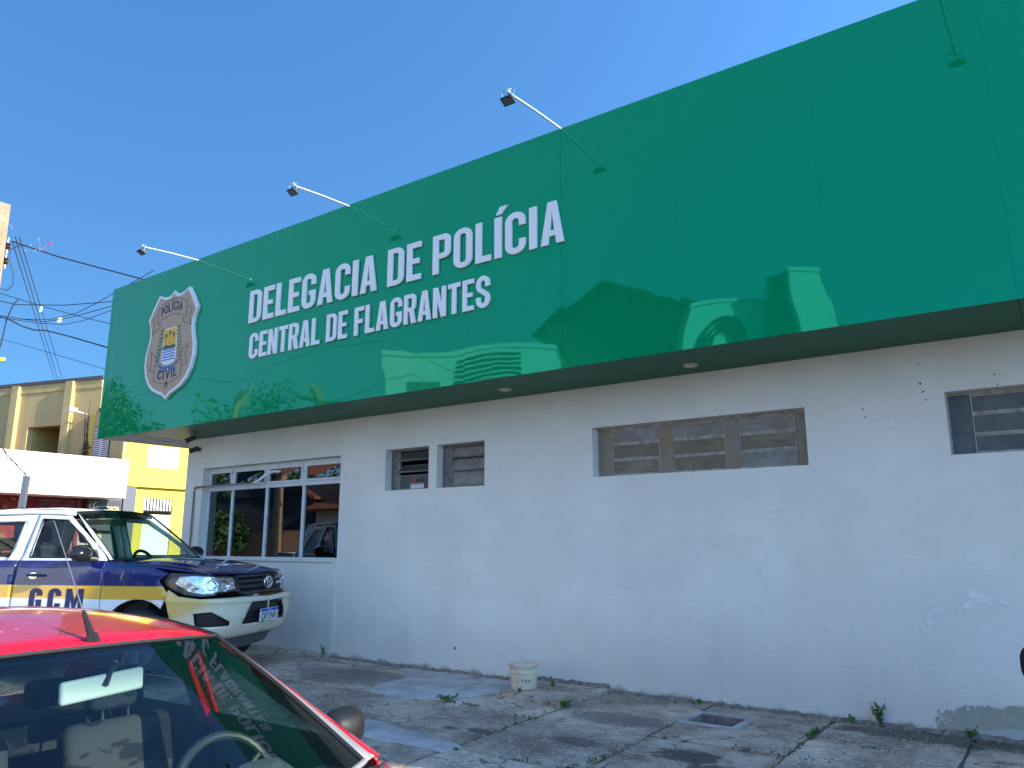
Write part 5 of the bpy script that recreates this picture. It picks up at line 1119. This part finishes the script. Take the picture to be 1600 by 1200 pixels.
mb = MB(); mb.lathe([(.2, .0), (.2, .01), (0, .01)], 20, Matrix.Translation((.08, .121, .28)) @ Matrix.Rotation(-pi/2, 4, 'X')); mb.build('fan_grille', BLACK, ac)
sc = thing('security_camera', 'small white camera on a bracket on the mustard wall', 'security camera', (-28.0, 13.25, 5.95))
mb = MB(); mb.tube([(0, 0, 0), (.0, -.45, .05)], .025, 6); mb.build('bracket', WHITEP, sc); mb = MB(); mb.lathe([(0, -.15), (.08, -.15), (.09, .12), (0, .12)], 14, Matrix.Translation((0, -.5, .08)) @ Matrix.Rotation(pi/2, 4, 'X')); mb.build('housing', mat('ac_white'), sc, smooth=True)
vine = MB(); rv_ = random.Random(4)
for i in range(4): vine.tube([(-27.62 - rv_.uniform(-.1, .25), 13.25, 4.0), (-27.6 - rv_.uniform(-.1, .3), 13.2, 4.8), (-27.7 - rv_.uniform(-.1, .4), 13.2, 5.2 + .4*i)], .018, 5)
for i in range(240): leaves(vine, (-27.62 + rv_.gauss(0, .12), 13.15, rv_.uniform(4.0, 4.9)), (.05, .05, .05), 1, .05, rv_)
tag(vine.build('dry_plant', mat('dry_leaf', (.10, .07, .045), .9), recalc=False), 'dry brown climbing plant at the right corner of the mustard wall', 'plant')
# yellow building facing the side street
yb_ = thing('yellow_building', 'two storey bright yellow house with a white shuttered window and a roller door', 'building', (-25.2, 13.2, 0))
X0 = 0
fr = lambda x, y, z: (-y, x, z)                                  # facade local: x -> world +y, y -> into the building (-x)
mb = MB(); wall_xz(mb, 0.0, .25, .15, 12, 3.42, 6.0, [(.86, 2.0, 3.97, 4.71)], fr); wall_xz(mb, .12, .35, .55, 12, Z0, 3.30, [(.97, 2.0, Z0 + .001, 2.95)], fr); mb.build('wall', YELL, yb_)
mb = MB(); mb.box(-.22, .06, .15, 12, 3.301, 3.419); mb.box(-2.2, -.26, .165, .35, 3.0, 5.9); mb.build('ledge', YELL, yb_)
mb = MB(); mb.box(-2.2, .12, .16, 12.1, 6.0, 6.12); mb.build('roof', MATS['dark_coping'], yb_)
WH = mat('white_shutter', (.78, .77, .72), .6)
wn = MB(); 
for q in ((.87, 1.99, 4.64, 4.70), (.87, 1.99, 3.975, 4.03), (.87, .93, 4.031, 4.639), (1.93, 1.99, 4.031, 4.639)): wn.box(-.05, .03, q[0], q[1], q[2], q[3])
wo = wn.build('window', WH, yb_)
for i in range(7): mb = MB(); mb.box(-.06 if i % 2 else -.03, -.03 if i % 2 else .0, .931 + i*.1425, .931 + (i + 1)*.1425 - .004, 4.032, 4.638); mb.build('shutter_leaf', WH if i % 2 == 0 else mat('shutter_shadow', (.6, .58, .5), .7), wo)
mb = MB()
for i in range(34): mb.box(-.20 + .012*(i % 2), -.17 + .012*(i % 2), .975, 1.995, Z0 + .02 + i*.082, Z0 + .098 + i*.082)
rd = mb.build('roller_door', WH, yb_)
mb = MB()
for i in range(9): mb.box(-.16, -.135, .985 + i*.115, 1.045 + i*.115, 2.55, 2.94)
mb.build('vent_bar', WH, rd); mb = MB(); mb.box(-.168, -.166, .975, 1.995, 2.52, 2.945); mb.build('vent_back', BLACK, rd)
mb = MB(); mb.box(-2.4, -2.1, -.0, .14, 3.3, 5.9) ; mb.build('corner_wall', YELL, yb_)
mb = MB(); mb.box(-2.1, -.02, .02, .148, 3.3, 5.9); sw = mb.build('return_wall', MUST, yb_)
mb = MB(); mb.box(-2.0, -.9, .0, .018, 4.1, 5.4); s_ = mb.build('shutter', BLACK, yb_); mb = MB()
for i in range(18): mb.box(-1.96, -.94, -.02, -.002, 4.13 + i*.07, 4.165 + i*.07)
mb.build('shutter_slat', WH, s_); mb = MB(); mb.box(-1.47, -1.41, -.024, -.001, 4.1, 5.4); mb.build('shutter_post', WH, s_)
cg = tag(MB().box(-25.3, -25.12, 13.36, 13.76, Z0, 3.28).build('grey_column', mat('grey_plaster', (.13, .135, .15), .8)), 'dark grey column between the black signboard and the yellow wall', 'column')
# shop with white marquee
sh_ = thing('marquee_shop', 'red fronted shop under a wide plain white marquee', 'shop', (-25.2, 6, 0))
mb = MB(); mb.box(.0, 1.2, -3, 6.82, 2.83, 4.03); m_ = mat('marquee_white', (.80, .79, .74), .7); g = NG(m_)
nn = g.noise(2.0, 6, .7, stretch=(1, .6, 1)); k2 = g.noise(9, 5, .7)
def bl(cy, cz, ry, rz, s, so, nx): 
    dx = g.m_('DIVIDE', g.m_('SUBTRACT', g.y, cy), ry); dz = g.m_('DIVIDE', g.m_('SUBTRACT', g.z, cz), rz); r = g.m_('ADD', g.m_('ADD', g.m_('MULTIPLY', dx, dx), g.m_('MULTIPLY', dz, dz)), g.m_('MULTIPLY', g.m_('SUBTRACT', nx, .5), s)); return g.m_('SUBTRACT', 1., g.step(r, 1 - so, 1 + so))
c_ = g.mix(g.step(nn, .4, .7), (.82, .80, .72), (.78, .74, .60)); c_ = g.mix(bl(5.45, 3.40, .30, .11, 2.6, .2, k2), c_, (.5, .45, .35)); c_ = g.mix(g.m_('MULTIPLY', bl(3.9, 3.4, .75, .5, .6, .4, k2), .3), c_, (.6, .58, .5)); g.out(c_, .7)
mb.build('marquee', m_, sh_, bevel=.01)
BR = mat('red_shop_wall', (.34, .035, .02), .7, var=.3, scale=6)
mb = MB(); mb.box(-.3, -.02, -3, 5.9, Z0, 2.82); mb.box(-6, -.32, -3, 6.8, Z0, 4.2); mb.build('wall', BR, sh_)
mb = MB()
for i in range(26): mb.tube([(.05 + .02*sin(i), 1.2 + i*.105 + .05*cos(t*.7), 2.35 + .07*sin(t*.7)) for t in range(10)], .014, 5)
mb.build('yellow_scroll_band', mat('orange_trim', (.70, .28, .03), .6), sh_)
mb = MB(); rs = random.Random(9)
for i in range(26):
    y, z = rs.uniform(2.7, 4.6), rs.uniform(1.4, 2.75); s = rs.uniform(.06, .16); mb.box(-.01, .04 + rs.uniform(0, .05), y, y + s*1.5, z, z + s)
mb.build('shop_goods', mat('goods', (.10, .03, .02), .7, col2=(.62, .20, .05), scale=5), sh_)
gt = MB()
for i in range(22): gt.tube([(.06, 4.75 + i*.052, .4), (.06, 4.75 + i*.052, 2.75)], .011, 5)
for z in (2.65, 2.45, 1.9, 1.2): gt.tube([(.06, 4.7, z), (.06, 5.92, z)], .02, 5)
for i in range(9): gt.tube([(.07, 4.8 + i*.13 + .045*cos(t*.8), 2.55 + .045*sin(t*.8)) for t in range(9)], .012, 5)
gt.build('shop_grating', mat('wine_iron', (.22, .02, .03), .5), sh_)
mb = MB(); mb.box(.0, .05, 4.75, 5.9, .2, 2.75); mb.build('shop_door', mat('shop_dim', (.50, .40, .34), .7, col2=(.16, .03, .025), scale=3), sh_)
mb = MB(); mb.box(.0, .1, 5.91, 6.02, .0, 2.8); mb.build('red_jamb', mat('wine_iron'), sh_)
sg_ = thing('signboard', 'black signboard with gold lettering ADVOCACIA CONSULTORIA JURÍDICA under the end of the marquee', 'sign', (-25.0, 12.15, 1.95))
mb = MB(); mb.box(-.03, .03, 0, 1.05, -.1, .86); mb.build('board', mat('sign_dark', (.05, .05, .055), .4), sg_)
GO = mat('gold_letters', (.85, .66, .30), .4); TXX = lambda y, z: Matrix.Translation((.034, y, z)) @ Matrix.Rotation(pi/2, 4, 'Z') @ Matrix.Rotation(pi/2, 4, 'X')
text_mesh('ADVOCACIA', .19, 'lettering', GO, sg_, TXX(.60, .58), sx=.75, bold=.006); text_mesh('CONSULTORIA', .11, 'lettering', GO, sg_, TXX(.60, .42), sx=.8, bold=.005); text_mesh('JURÍDICA', .11, 'lettering', GO, sg_, TXX(.60, .28), sx=.8, bold=.005)
mb = MB(); mb.poly(stroke([(.02, .2), (.1, .3), (.16, .5), (.2, .72), (.26, .78)], .035), [], lambda u, v, d: (.034 + d, u, v), .004); mb.poly(stroke([(.12, .72), (.06, .66), (.09, .56), (.16, .6)], .03), [], lambda u, v, d: (.034 + d, u, v), .004); mb.build('gold_flourish', GO, sg_)
mb = MB(); mb.box(-26.2, -25.2, 12.83, 13.35, Z0, 3.2); tag(mb.build('grey_wall_panel', mat('grey_plaster')), 'narrow grey wall behind the signboard', 'wall')
mb = MB(); mb.box(-25.25, -25.22, 12.05, 12.82, Z0, 1.8); tag(mb.build('pale_shop_wall', mat('cream_shop', (.6, .52, .36), .8, var=.2)), 'cream wall below the black signboard', 'wall')
# side street surface
mb = MB(); mb.grid([[(x, y, Z0 + .006) for x in (-22.6, -16)] for y in (-40, 0, 60)]); tag(mb.build('side_street', mat('asphalt'), recalc=False), kind='structure')
mb = MB(); mb.box(-25.2, -22.6, -40, 60, Z0 - .1, Z0 + .12); tag(mb.build('far_sidewalk', SLAB, bevel=.02), kind='structure')
# leaning grey post with loose wires
mb = MB(); mb.tube([(-20.0, 8.18, Z0), (-20.0, 8.23, 2.17), (-20.0, 8.26, 3.0)], .085, 4); tag(mb.build('metal_post', mat('post_grey', (.10, .12, .15), .6)), 'leaning grey square metal post in front of the white marquee', 'post')
mb = MB(); mb.tube([(-20, 8.25, 3.0), (-20, 7.95, 3.3), (-20, 7.45, 3.85), (-20, 7.0, 4.5)], .013, 5); mb.tube([(-20, 8.25, 3.0), (-20, 8.15, 3.18), (-20, 7.8, 3.4), (-20, 7.4, 4.0), (-20, 7.0, 4.6)], .011, 5); mb.tube([(-20, 7.8, 3.4), (-20, 7.6, 3.15), (-20, 7.45, 3.02), (-20, 7.38, 3.1)], .009, 5)
tag(mb.build('loose_wire', CABLE), 'loose wires coming down to the top of the leaning metal post', 'wire')
# utility pole, insulators
up_ = thing('utility_pole', 'leaning concrete utility pole with holes and insulators at the left edge', 'utility pole', (-15.5, 5.46, 0))
def pole(mb, bx, tx, zt, w0, w1, d0, d1, z0=-.5, n=10):
    rows = []
    for i in range(n + 1):
        t = i/n; cx = bx[0] + (tx[0] - bx[0])*t; cy = bx[1] + (tx[1] - bx[1])*t; w_ = (w0 + (w1 - w0)*t)/2; d_ = (d0 + (d1 - d0)*t)/2; z = z0 + (zt - z0)*t
        rows.append([(cx - d_, cy - w_, z), (cx + d_, cy - w_, z), (cx + d_, cy + w_, z), (cx - d_, cy + w_, z), (cx - d_, cy - w_, z)])
    mb.grid(rows); mb.add(rows[-1][:4], [(0, 1, 2, 3)])
PC = mat('pole_concrete_warm', (.33, .22, .13), .85, var=.12, scale=4, bump=.25, bscale=60)
mb = MB(); pole(mb, (0, -.12), (0, -.055), 7.62, .40, .20, .34, .16); mb.build('shaft', PC, up_)
mb = MB()
for i in range(16):
    z = 7.42 - i*.2; t = (z + .5)/8.1; x = .34/2 + (.16/2 - .17)*t; y = -.12 + .065*t + .0
    mb.lathe([(.018, .001), (0, .002)], 8, Matrix.Translation((x + .001, y + .02, z)) @ Matrix.Rotation(pi/2, 4, 'Y'))
mb.build('bolt_hole', BLACK, up_)
for z in (6.87, 6.80, 6.58, 6.51):
    mb = MB(); mb.lathe([(0, -.03), (.03, -.03), (.055, -.01), (.035, 0), (.055, .01), (.03, .03), (0, .03)], 14, Matrix.Translation((.02, .105, z))); mb.build('insulator', mat('insulator_brown', (.10, .045, .03), .25), up_, smooth=True)
mb = MB(); mb.tube([(.05, .0, 7.2), (.1, .09, 7.22), (.1, .12, 7.16)], .010, 5); mb.tube([(.02, .105, 6.4), (.02, .105, 7.0)], .012, 6); mb.build('bracket', GALV, up_)
mb = MB()
for k in range(5): mb.tube([(.13 + .01*k, -.07 + (.10 + .01*k)*cos(a*.35), 5.42 + (.13 + .01*k)*sin(a*.35)) for a in range(19)], .012, 5)
mb.build('cable_coil', CABLE, up_)
# wires
def wire(name, pts, r, label, m=CABLE, **k): mb = MB(); mb.tube(pts, r, 5); return tag(mb.build(name, m), label, 'wire', **k)
wire('service_cable', [(-15.42, 5.6, 6.93), (-14.1, 5.9, 6.42), (-12.65, 6.68, 5.93), (-12.3, 7.3, 5.75), (-11.6, 8.5, 5.5)], .013, 'thick twisted cable from the pole top to the corner of the green fascia')
wire('overhead_wire', sag((-15.5, 5.35, 5.95), (-12.7, 7.2, 5.05), .06), .007, 'thin wire slanting from the pole behind the shield end of the fascia')
def px(u, v, x):  # helper used once to lay the far wires on the plane x = const
    f = 1208.4; a = Vector(((u - 800)/f, -(v - 600)/f, -1)); d = camo.rotation_euler.to_matrix() @ a; t = x/d.x; return Vector((0, 0, 1.42)) + d*t
for i, (q, r, lb) in enumerate((([(0, 470), (25, 476), (100, 477), (178, 471)], .012, 'upper level dark wire running nearly level to the fascia edge'),
    ([(0, 493), (35, 499), (80, 499), (120, 489), (150, 474), (178, 458)], .010, 'dark wire dipping and then rising steeply to the fascia edge'),
    ([(0, 493), (30, 498), (70, 503), (110, 496), (176, 478)], .011, 'dark wire with a shallow dip below the level one'),
    ([(0, 496), (20, 499), (60, 505), (100, 507), (130, 501), (176, 484)], .009, 'lowest sagging dark wire of the bundle at the pole'),
    ([(0, 495), (12, 498), (35, 510), (55, 516), (70, 516), (110, 526), (168, 543)], .018, 'thick twisted cable slanting down to the fascia edge'),
    ([(0, 529), (60, 546), (165, 577)], .007, 'thin lone wire low over the mustard building'))):
    r *= .68; P = [px(u, v, -15.3 + 2.2*u/178) for u, v in q]; P.append(P[-1] + (P[-1] - P[-2])*2.2); P.insert(0, Vector((-15.5, 5.42, P[0].z + .02))); wire('overhead_wire', P, r, lb, group='wires between the pole and the fascia')
for k, (a, b) in enumerate((((20, 380), (85, 592)), ((24, 370), (90, 592)), ((30, 370), (97, 590)))):
    wire('street_wire', sag(px(*a, -15.3), px(*b, -34), .0), .009, 'one of three parallel thin wires running away above the side street', group='three street wires')
wire('street_wire_loop', [px(0, 450, -15.3), px(10, 454, -15.3), px(20, 446, -15.3), px(21, 430, -15.3), px(15, 405, -15.3), px(16, 390, -15.3), px(27, 385, -15.3), px(42, 383, -15.3)], .009, 'looped thin wire hanging beside the pole')
wire('stay_cable', [px(0, 543, -15.2), px(10, 500, -15.2), px(20, 477, -15.2), px(28, 468, -15.2)], .012, 'short dark stay rising beside the pole')
# kite scraps tangled in the wires
def scrap(u, v, w_, h, c, lb):
    p = px(u, v, -14.9); mb = MB(); mb.add([p + Vector((0, -w_, -h)), p + Vector((.02, w_, -h*.8)), p + Vector((.03, w_*1.2, h)), p + Vector((0, -w_*.8, h*.9))], [(0, 1, 2, 3)]); tag(mb.build('plastic_scrap', mat('scrap_' + lb.split()[1], c, .6), solid=.003, recalc=False), lb, 'litter')
scrap(63.5, 483, .015, .055, (.8, .8, .8), 'small white scrap of paper hanging from the level wire')
scrap(92.5, 500, .03, .05, (.55, .5, .2), 'small khaki scrap of plastic hanging from the sagging wires')
mb = MB(); mb.tube([px(78, 379, -14.6), px(64, 391, -14.6)], .004, 4); mb.tube([px(78, 379, -14.6), px(81, 384, -14.6), px(80, 396, -14.6)], .0035, 4); mb.lathe([(.02, -.03), (.03, 0), (.0, .03)], 6, Matrix.Translation(px(79, 379, -14.6)))
tag(mb.build('kite_tail', mat('kite_red', (.45, .04, .08), .7)), 'red kite string snagged on the thick upper cable', 'kite string')
mb = MB()
for u, v in ((60, 373), (48, 382), (62, 390), (40, 391), (55, 391)): p = px(u, v, -14.6); mb.add([p + Vector((0, -.018, -.018)), p + Vector((0, .018, -.012)), p + Vector((.01, .012, .018))], [(0, 1, 2)])
mb.tube([px(60, 373, -14.6), px(63, 385, -14.6), px(60, 390, -14.6)], .003, 4); tag(mb.build('kite_scraps', mat('kite_dark', (.2, .2, .22), .7), recalc=False), 'dark and white kite scraps snagged left of the red string', 'kite scraps')
mb = MB(); mb.tube([px(-6, 562, -15.2), px(7, 562, -15.2)], .04, 8); tag(mb.build('yellow_lamp_tube', mat('yellow_plastic', (.75, .75, .05), .5)), 'yellow plastic tube at the left edge below the cable coil', 'tube')
# bird
for (u, v, lb) in ((551, 263, 'tiny dark bird high in the sky above the second floodlight arm'),): 
    f = 1208.4; d = camo.rotation_euler.to_matrix() @ Vector(((u - 800)/f, -(v - 600)/f, -1)); p = Vector((0, 0, 1.42)) + d*60
    mb = MB(); mb.add([p, p + Vector((.18, .05, .07)), p + Vector((.03, .09, .0)), p + Vector((-.18, -.05, .06)), p + Vector((0, -.1, -.02))], [(0, 1, 2), (0, 3, 4), (0, 2, 4)]); tag(mb.build('bird', BLACK, recalc=False), lb, 'bird')
# ================================================================== BEHIND THE CAMERA: what the fascia, the windows and the paint reflect
RF = mat('clay_tiles', (.26, .09, .045), .85, var=.35, scale=14); g = NG(RF)
wv = g.m_('SINE', g.m_('MULTIPLY', g.x, 36.)); g.out(None, None, g.bump(g.m_('ADD', wv, g.m_('SINE', g.m_('MULTIPLY', g.y, 20.))), .8, .03))
CR = mat('cream_wall', (.85, .84, .74), .8); BK = mat('brick_wall', (.36, .15, .08), .9); g = NG(BK)
b = g.n.new('ShaderNodeTexBrick'); b.inputs['Scale'].default_value = 5; b.inputs['Color1'].default_value = (.62, .32, .17, 1); b.inputs['Color2'].default_value = (.5, .24, .12, 1); b.inputs['Mortar'].default_value = (.3, .27, .22, 1)
mp = g.n.new('ShaderNodeMapping'); mp.inputs['Rotation'].default_value = (pi/2, 0, 0); g.l.new(g.tc, mp.inputs[0]); g.l.new(mp.outputs[0], b.inputs['Vector']); g.out(b.outputs[0])
DW = mat('dark_grey_wall', (.06, .065, .075), .85); GW = mat('grey_green_wall', (.16, .19, .15), .85)
def house(name, label, x0, x1, y0, y1, h, wallm, roofm=None, ridge=1.5, axis='x', win=()):
    t = thing(name, label, 'building', (x0, y1, Z0)); w_, d_ = x1 - x0, y1 - y0; mb = MB(); hh = h - Z0
    wall_xz(mb, -.0, -.25, 0, w_, 0, hh, win, lambda a, b, c: (a, b, c)); mb.box(0, .25, -d_, -.252, 0, hh); mb.box(w_ - .25, w_, -d_, -.252, 0, hh); mb.box(.252, w_ - .252, -d_, -d_ + .2, 0, hh)
    mb.build('wall', wallm, t)
    mb = MB(); o = .35
    if roofm and axis == 'x':
        mb.add([(-o, o, hh - .05), (w_ + o, o, hh - .05), (w_ + o, -d_/2, hh + ridge), (-o, -d_/2, hh + ridge), (-o, -d_ - o, hh - .05), (w_ + o, -d_ - o, hh - .05)], [(0, 1, 2, 3), (3, 2, 5, 4)])
        mb.build('roof', roofm, t, solid=.1); mb = MB(); mb.add([(0, -.01, hh), (0, -d_ + .01, hh), (0, -d_/2, hh + ridge - .1)], [(0, 1, 2)]); mb.add([(w_, -.01, hh), (w_, -d_ + .01, hh), (w_, -d_/2, hh + ridge - .1)], [(0, 1, 2)]); mb.build('gable', wallm, t, solid=.1)
    elif roofm:
        mb.add([(-o, o, hh - .05), (w_/2, o, hh + ridge), (w_ + o, o, hh - .05), (-o, -d_ - o, hh - .05), (w_/2, -d_ - o, hh + ridge), (w_ + o, -d_ - o, hh - .05)], [(0, 1, 4, 3), (1, 2, 5, 4)])
        mb.build('roof', roofm, t, solid=.1); mb = MB(); mb.add([(0, -.01, hh), (w_, -.01, hh), (w_/2, -.01, hh + ridge - .1)], [(0, 1, 2)]); mb.build('gable', wallm, t, solid=.1)
    else: mb.box(-.05, w_ + .05, -d_ - .05, .05, hh + .002, hh + .15); mb.build('roof', wallm, t)
    if win:
        mb = MB()
        for a, b_, c, d in win: mb.box(a - .02, b_ + .02, -.2, -.15, c - .02, d + .02)
        mb.build('window', mat('dark_window', (.03, .035, .04), .1), t)
    return t
house('cream_house', 'tall cream house across the street behind the camera', -9.0, -6.0, -13, -9.0, 8.3, CR).rotation_euler.z = radians(-32)
house('arched_house', 'dark green grey block across the street behind the camera', -6.25, -5.65, -17, -9.8, 8.9, GW)
house('narrow_tower', 'narrow tall cream stair tower across the street behind the camera', -5.5, -4.5, -12, -9.5, 9.0, CR).rotation_euler.z = radians(-35)
house('barn_house', 'wide dark house with a high tiled gable roof across the street behind the camera', -14.3, -9.2, -18, -9.9, 8.6, GW, mat('dark_tiles', (.07, .065, .05), .85), 1.5, 'y')
t = house('louvred_building', 'cream building with a louvred upper front behind the camera', -17.6, -12.0, -8.5, -5.4, 7.5, CR); t.rotation_euler.z = radians(-30)
mb = MB()
for i in range(9): mb.box(2.2, 4.4, .002, .05, 6.2 + i*.18, 6.28 + i*.18)
mb.build('louvre', mat('dark_grey_wall'), t); mb = MB(); mb.box(.7, 1.7, .002, .01, 4.4, 7.05); mb.build('dark_panel', GW, t)
aw = MB()
for i in range(3): aw.tube([(-7.9 + (.62 - .16*i)*cos(radians(a)), -9.58 - ((.62 - .16*i)*cos(radians(a)))*.62, 7.0 + (.75 - .18*i)*sin(radians(a))) for a in range(-30, 200, 12)], .06, 5)
tag(aw.build('grey_arch_canopy', mat('dark_grey_wall')), 'grey arched canopy on the cream house behind the camera', 'canopy')
house('gable_house', 'dark grey gabled house opposite the large window, behind the camera', -33.4, -24.9, -14, -6.6, 3.4, DW, RF, 1.6, 'y')
house('tiled_house', 'low cream house with a clay tile roof opposite the large window, behind the camera', -24.6, -16.5, -13, -6.4, 2.9, mat('stained_cream', (.62, .52, .38), .85, var=.25, scale=1.5), RF, 1.9, 'x')
house('old_tiled_house', 'small house with an orange tiled roof at the far left, behind the camera', -40, -33.5, -13, -6.6, 2.9, BK, RF, 1.7, 'x')
mb = MB(); mb.box(-36, -23.4, -6.0, -5.85, Z0, 1.9); tag(mb.build('brick_garden_wall', BK), 'low exposed brick wall along the street behind the camera', 'wall')
p2 = thing('utility_pole', 'concrete utility pole in front of the brick wall behind the camera', 'utility pole', (-26.2, -5.6, 0)); mb = MB(); pole(mb, (0, 0), (0, 0), 7.6, .34, .18, .3, .15); mb.build('shaft', PC, p2)
p3 = thing('utility_pole', 'concrete utility pole with cross arm standing across the street behind the camera', 'utility pole', (-19.6, -4.4, 0)); mb = MB(); pole(mb, (0, 0), (0, 0), 6.6, .3, .18, .3, .15); mb.build('shaft', PC, p3); mb = MB(); mb.box(-.9, .9, -.05, .05, 6.1, 6.2); mb.build('cross_arm', PC, p3)
for i, (y, z, s, r) in enumerate(((-2.2, 6.9, .35, .010), (-3.2, 6.0, .6, .010), (-3.8, 5.6, .5, .012))):
    wire('street_cable', sag((-45, y, z), (-15, y - .6, z + .3), s) + sag((-15, y - .6, z + .3), (-12.5, y - 9, z - 2.5), .1)[1:], r, 'black street cable strung behind the camera along the main street', group='street cables behind the camera')
def tree(x, y, h, r, n, label, seed, mt=LEAF):
    rt = random.Random(seed); t = thing('tree', label, 'tree', (x, y, Z0)); tr = MB(); cr = MB()
    tr.tube([(0, 0, 0), (.1, 0, h*.25), (0, .1, h*.5)], [r*.09, r*.07, r*.05], 8)
    for i in range(9):
        a = i*2.4; e = (r*.6*cos(a), r*.6*sin(a), h*(.5 + .06*(i % 5))); tr.tube([(0, .05, h*.35), (e[0]*.5, e[1]*.5, h*.48), e], [r*.04, r*.03, r*.015], 6)
    for i in range(26):
        a = rt.uniform(0, 6.28); q = rt.uniform(0, 1)**.5*r*.75; c = (q*cos(a), q*sin(a), h*(.72 + rt.uniform(-.22, .22))); leaves(cr, c, (r*.36, r*.36, r*.28), n//26, .13, rt)
    tr.build('trunk', BARK, t, smooth=True); cr.build('crown', mt, t, recalc=False)
tree(-27.5, -1.2, 7.6, 3.3, 6500, 'big leafy tree on the far side of the street, left of and behind the camera', 1)
tree(-28.3, -4.9, 3.3, 1.1, 1500, 'small tree in front of the brick wall behind the camera', 2)
tree(-33, -12, 9.2, 3.6, 3500, 'round tree beyond the gabled house behind the camera', 3)
tree(-24, -14.5, 9.0, 3.4, 3000, 'round tree beyond the tiled house behind the camera', 6)
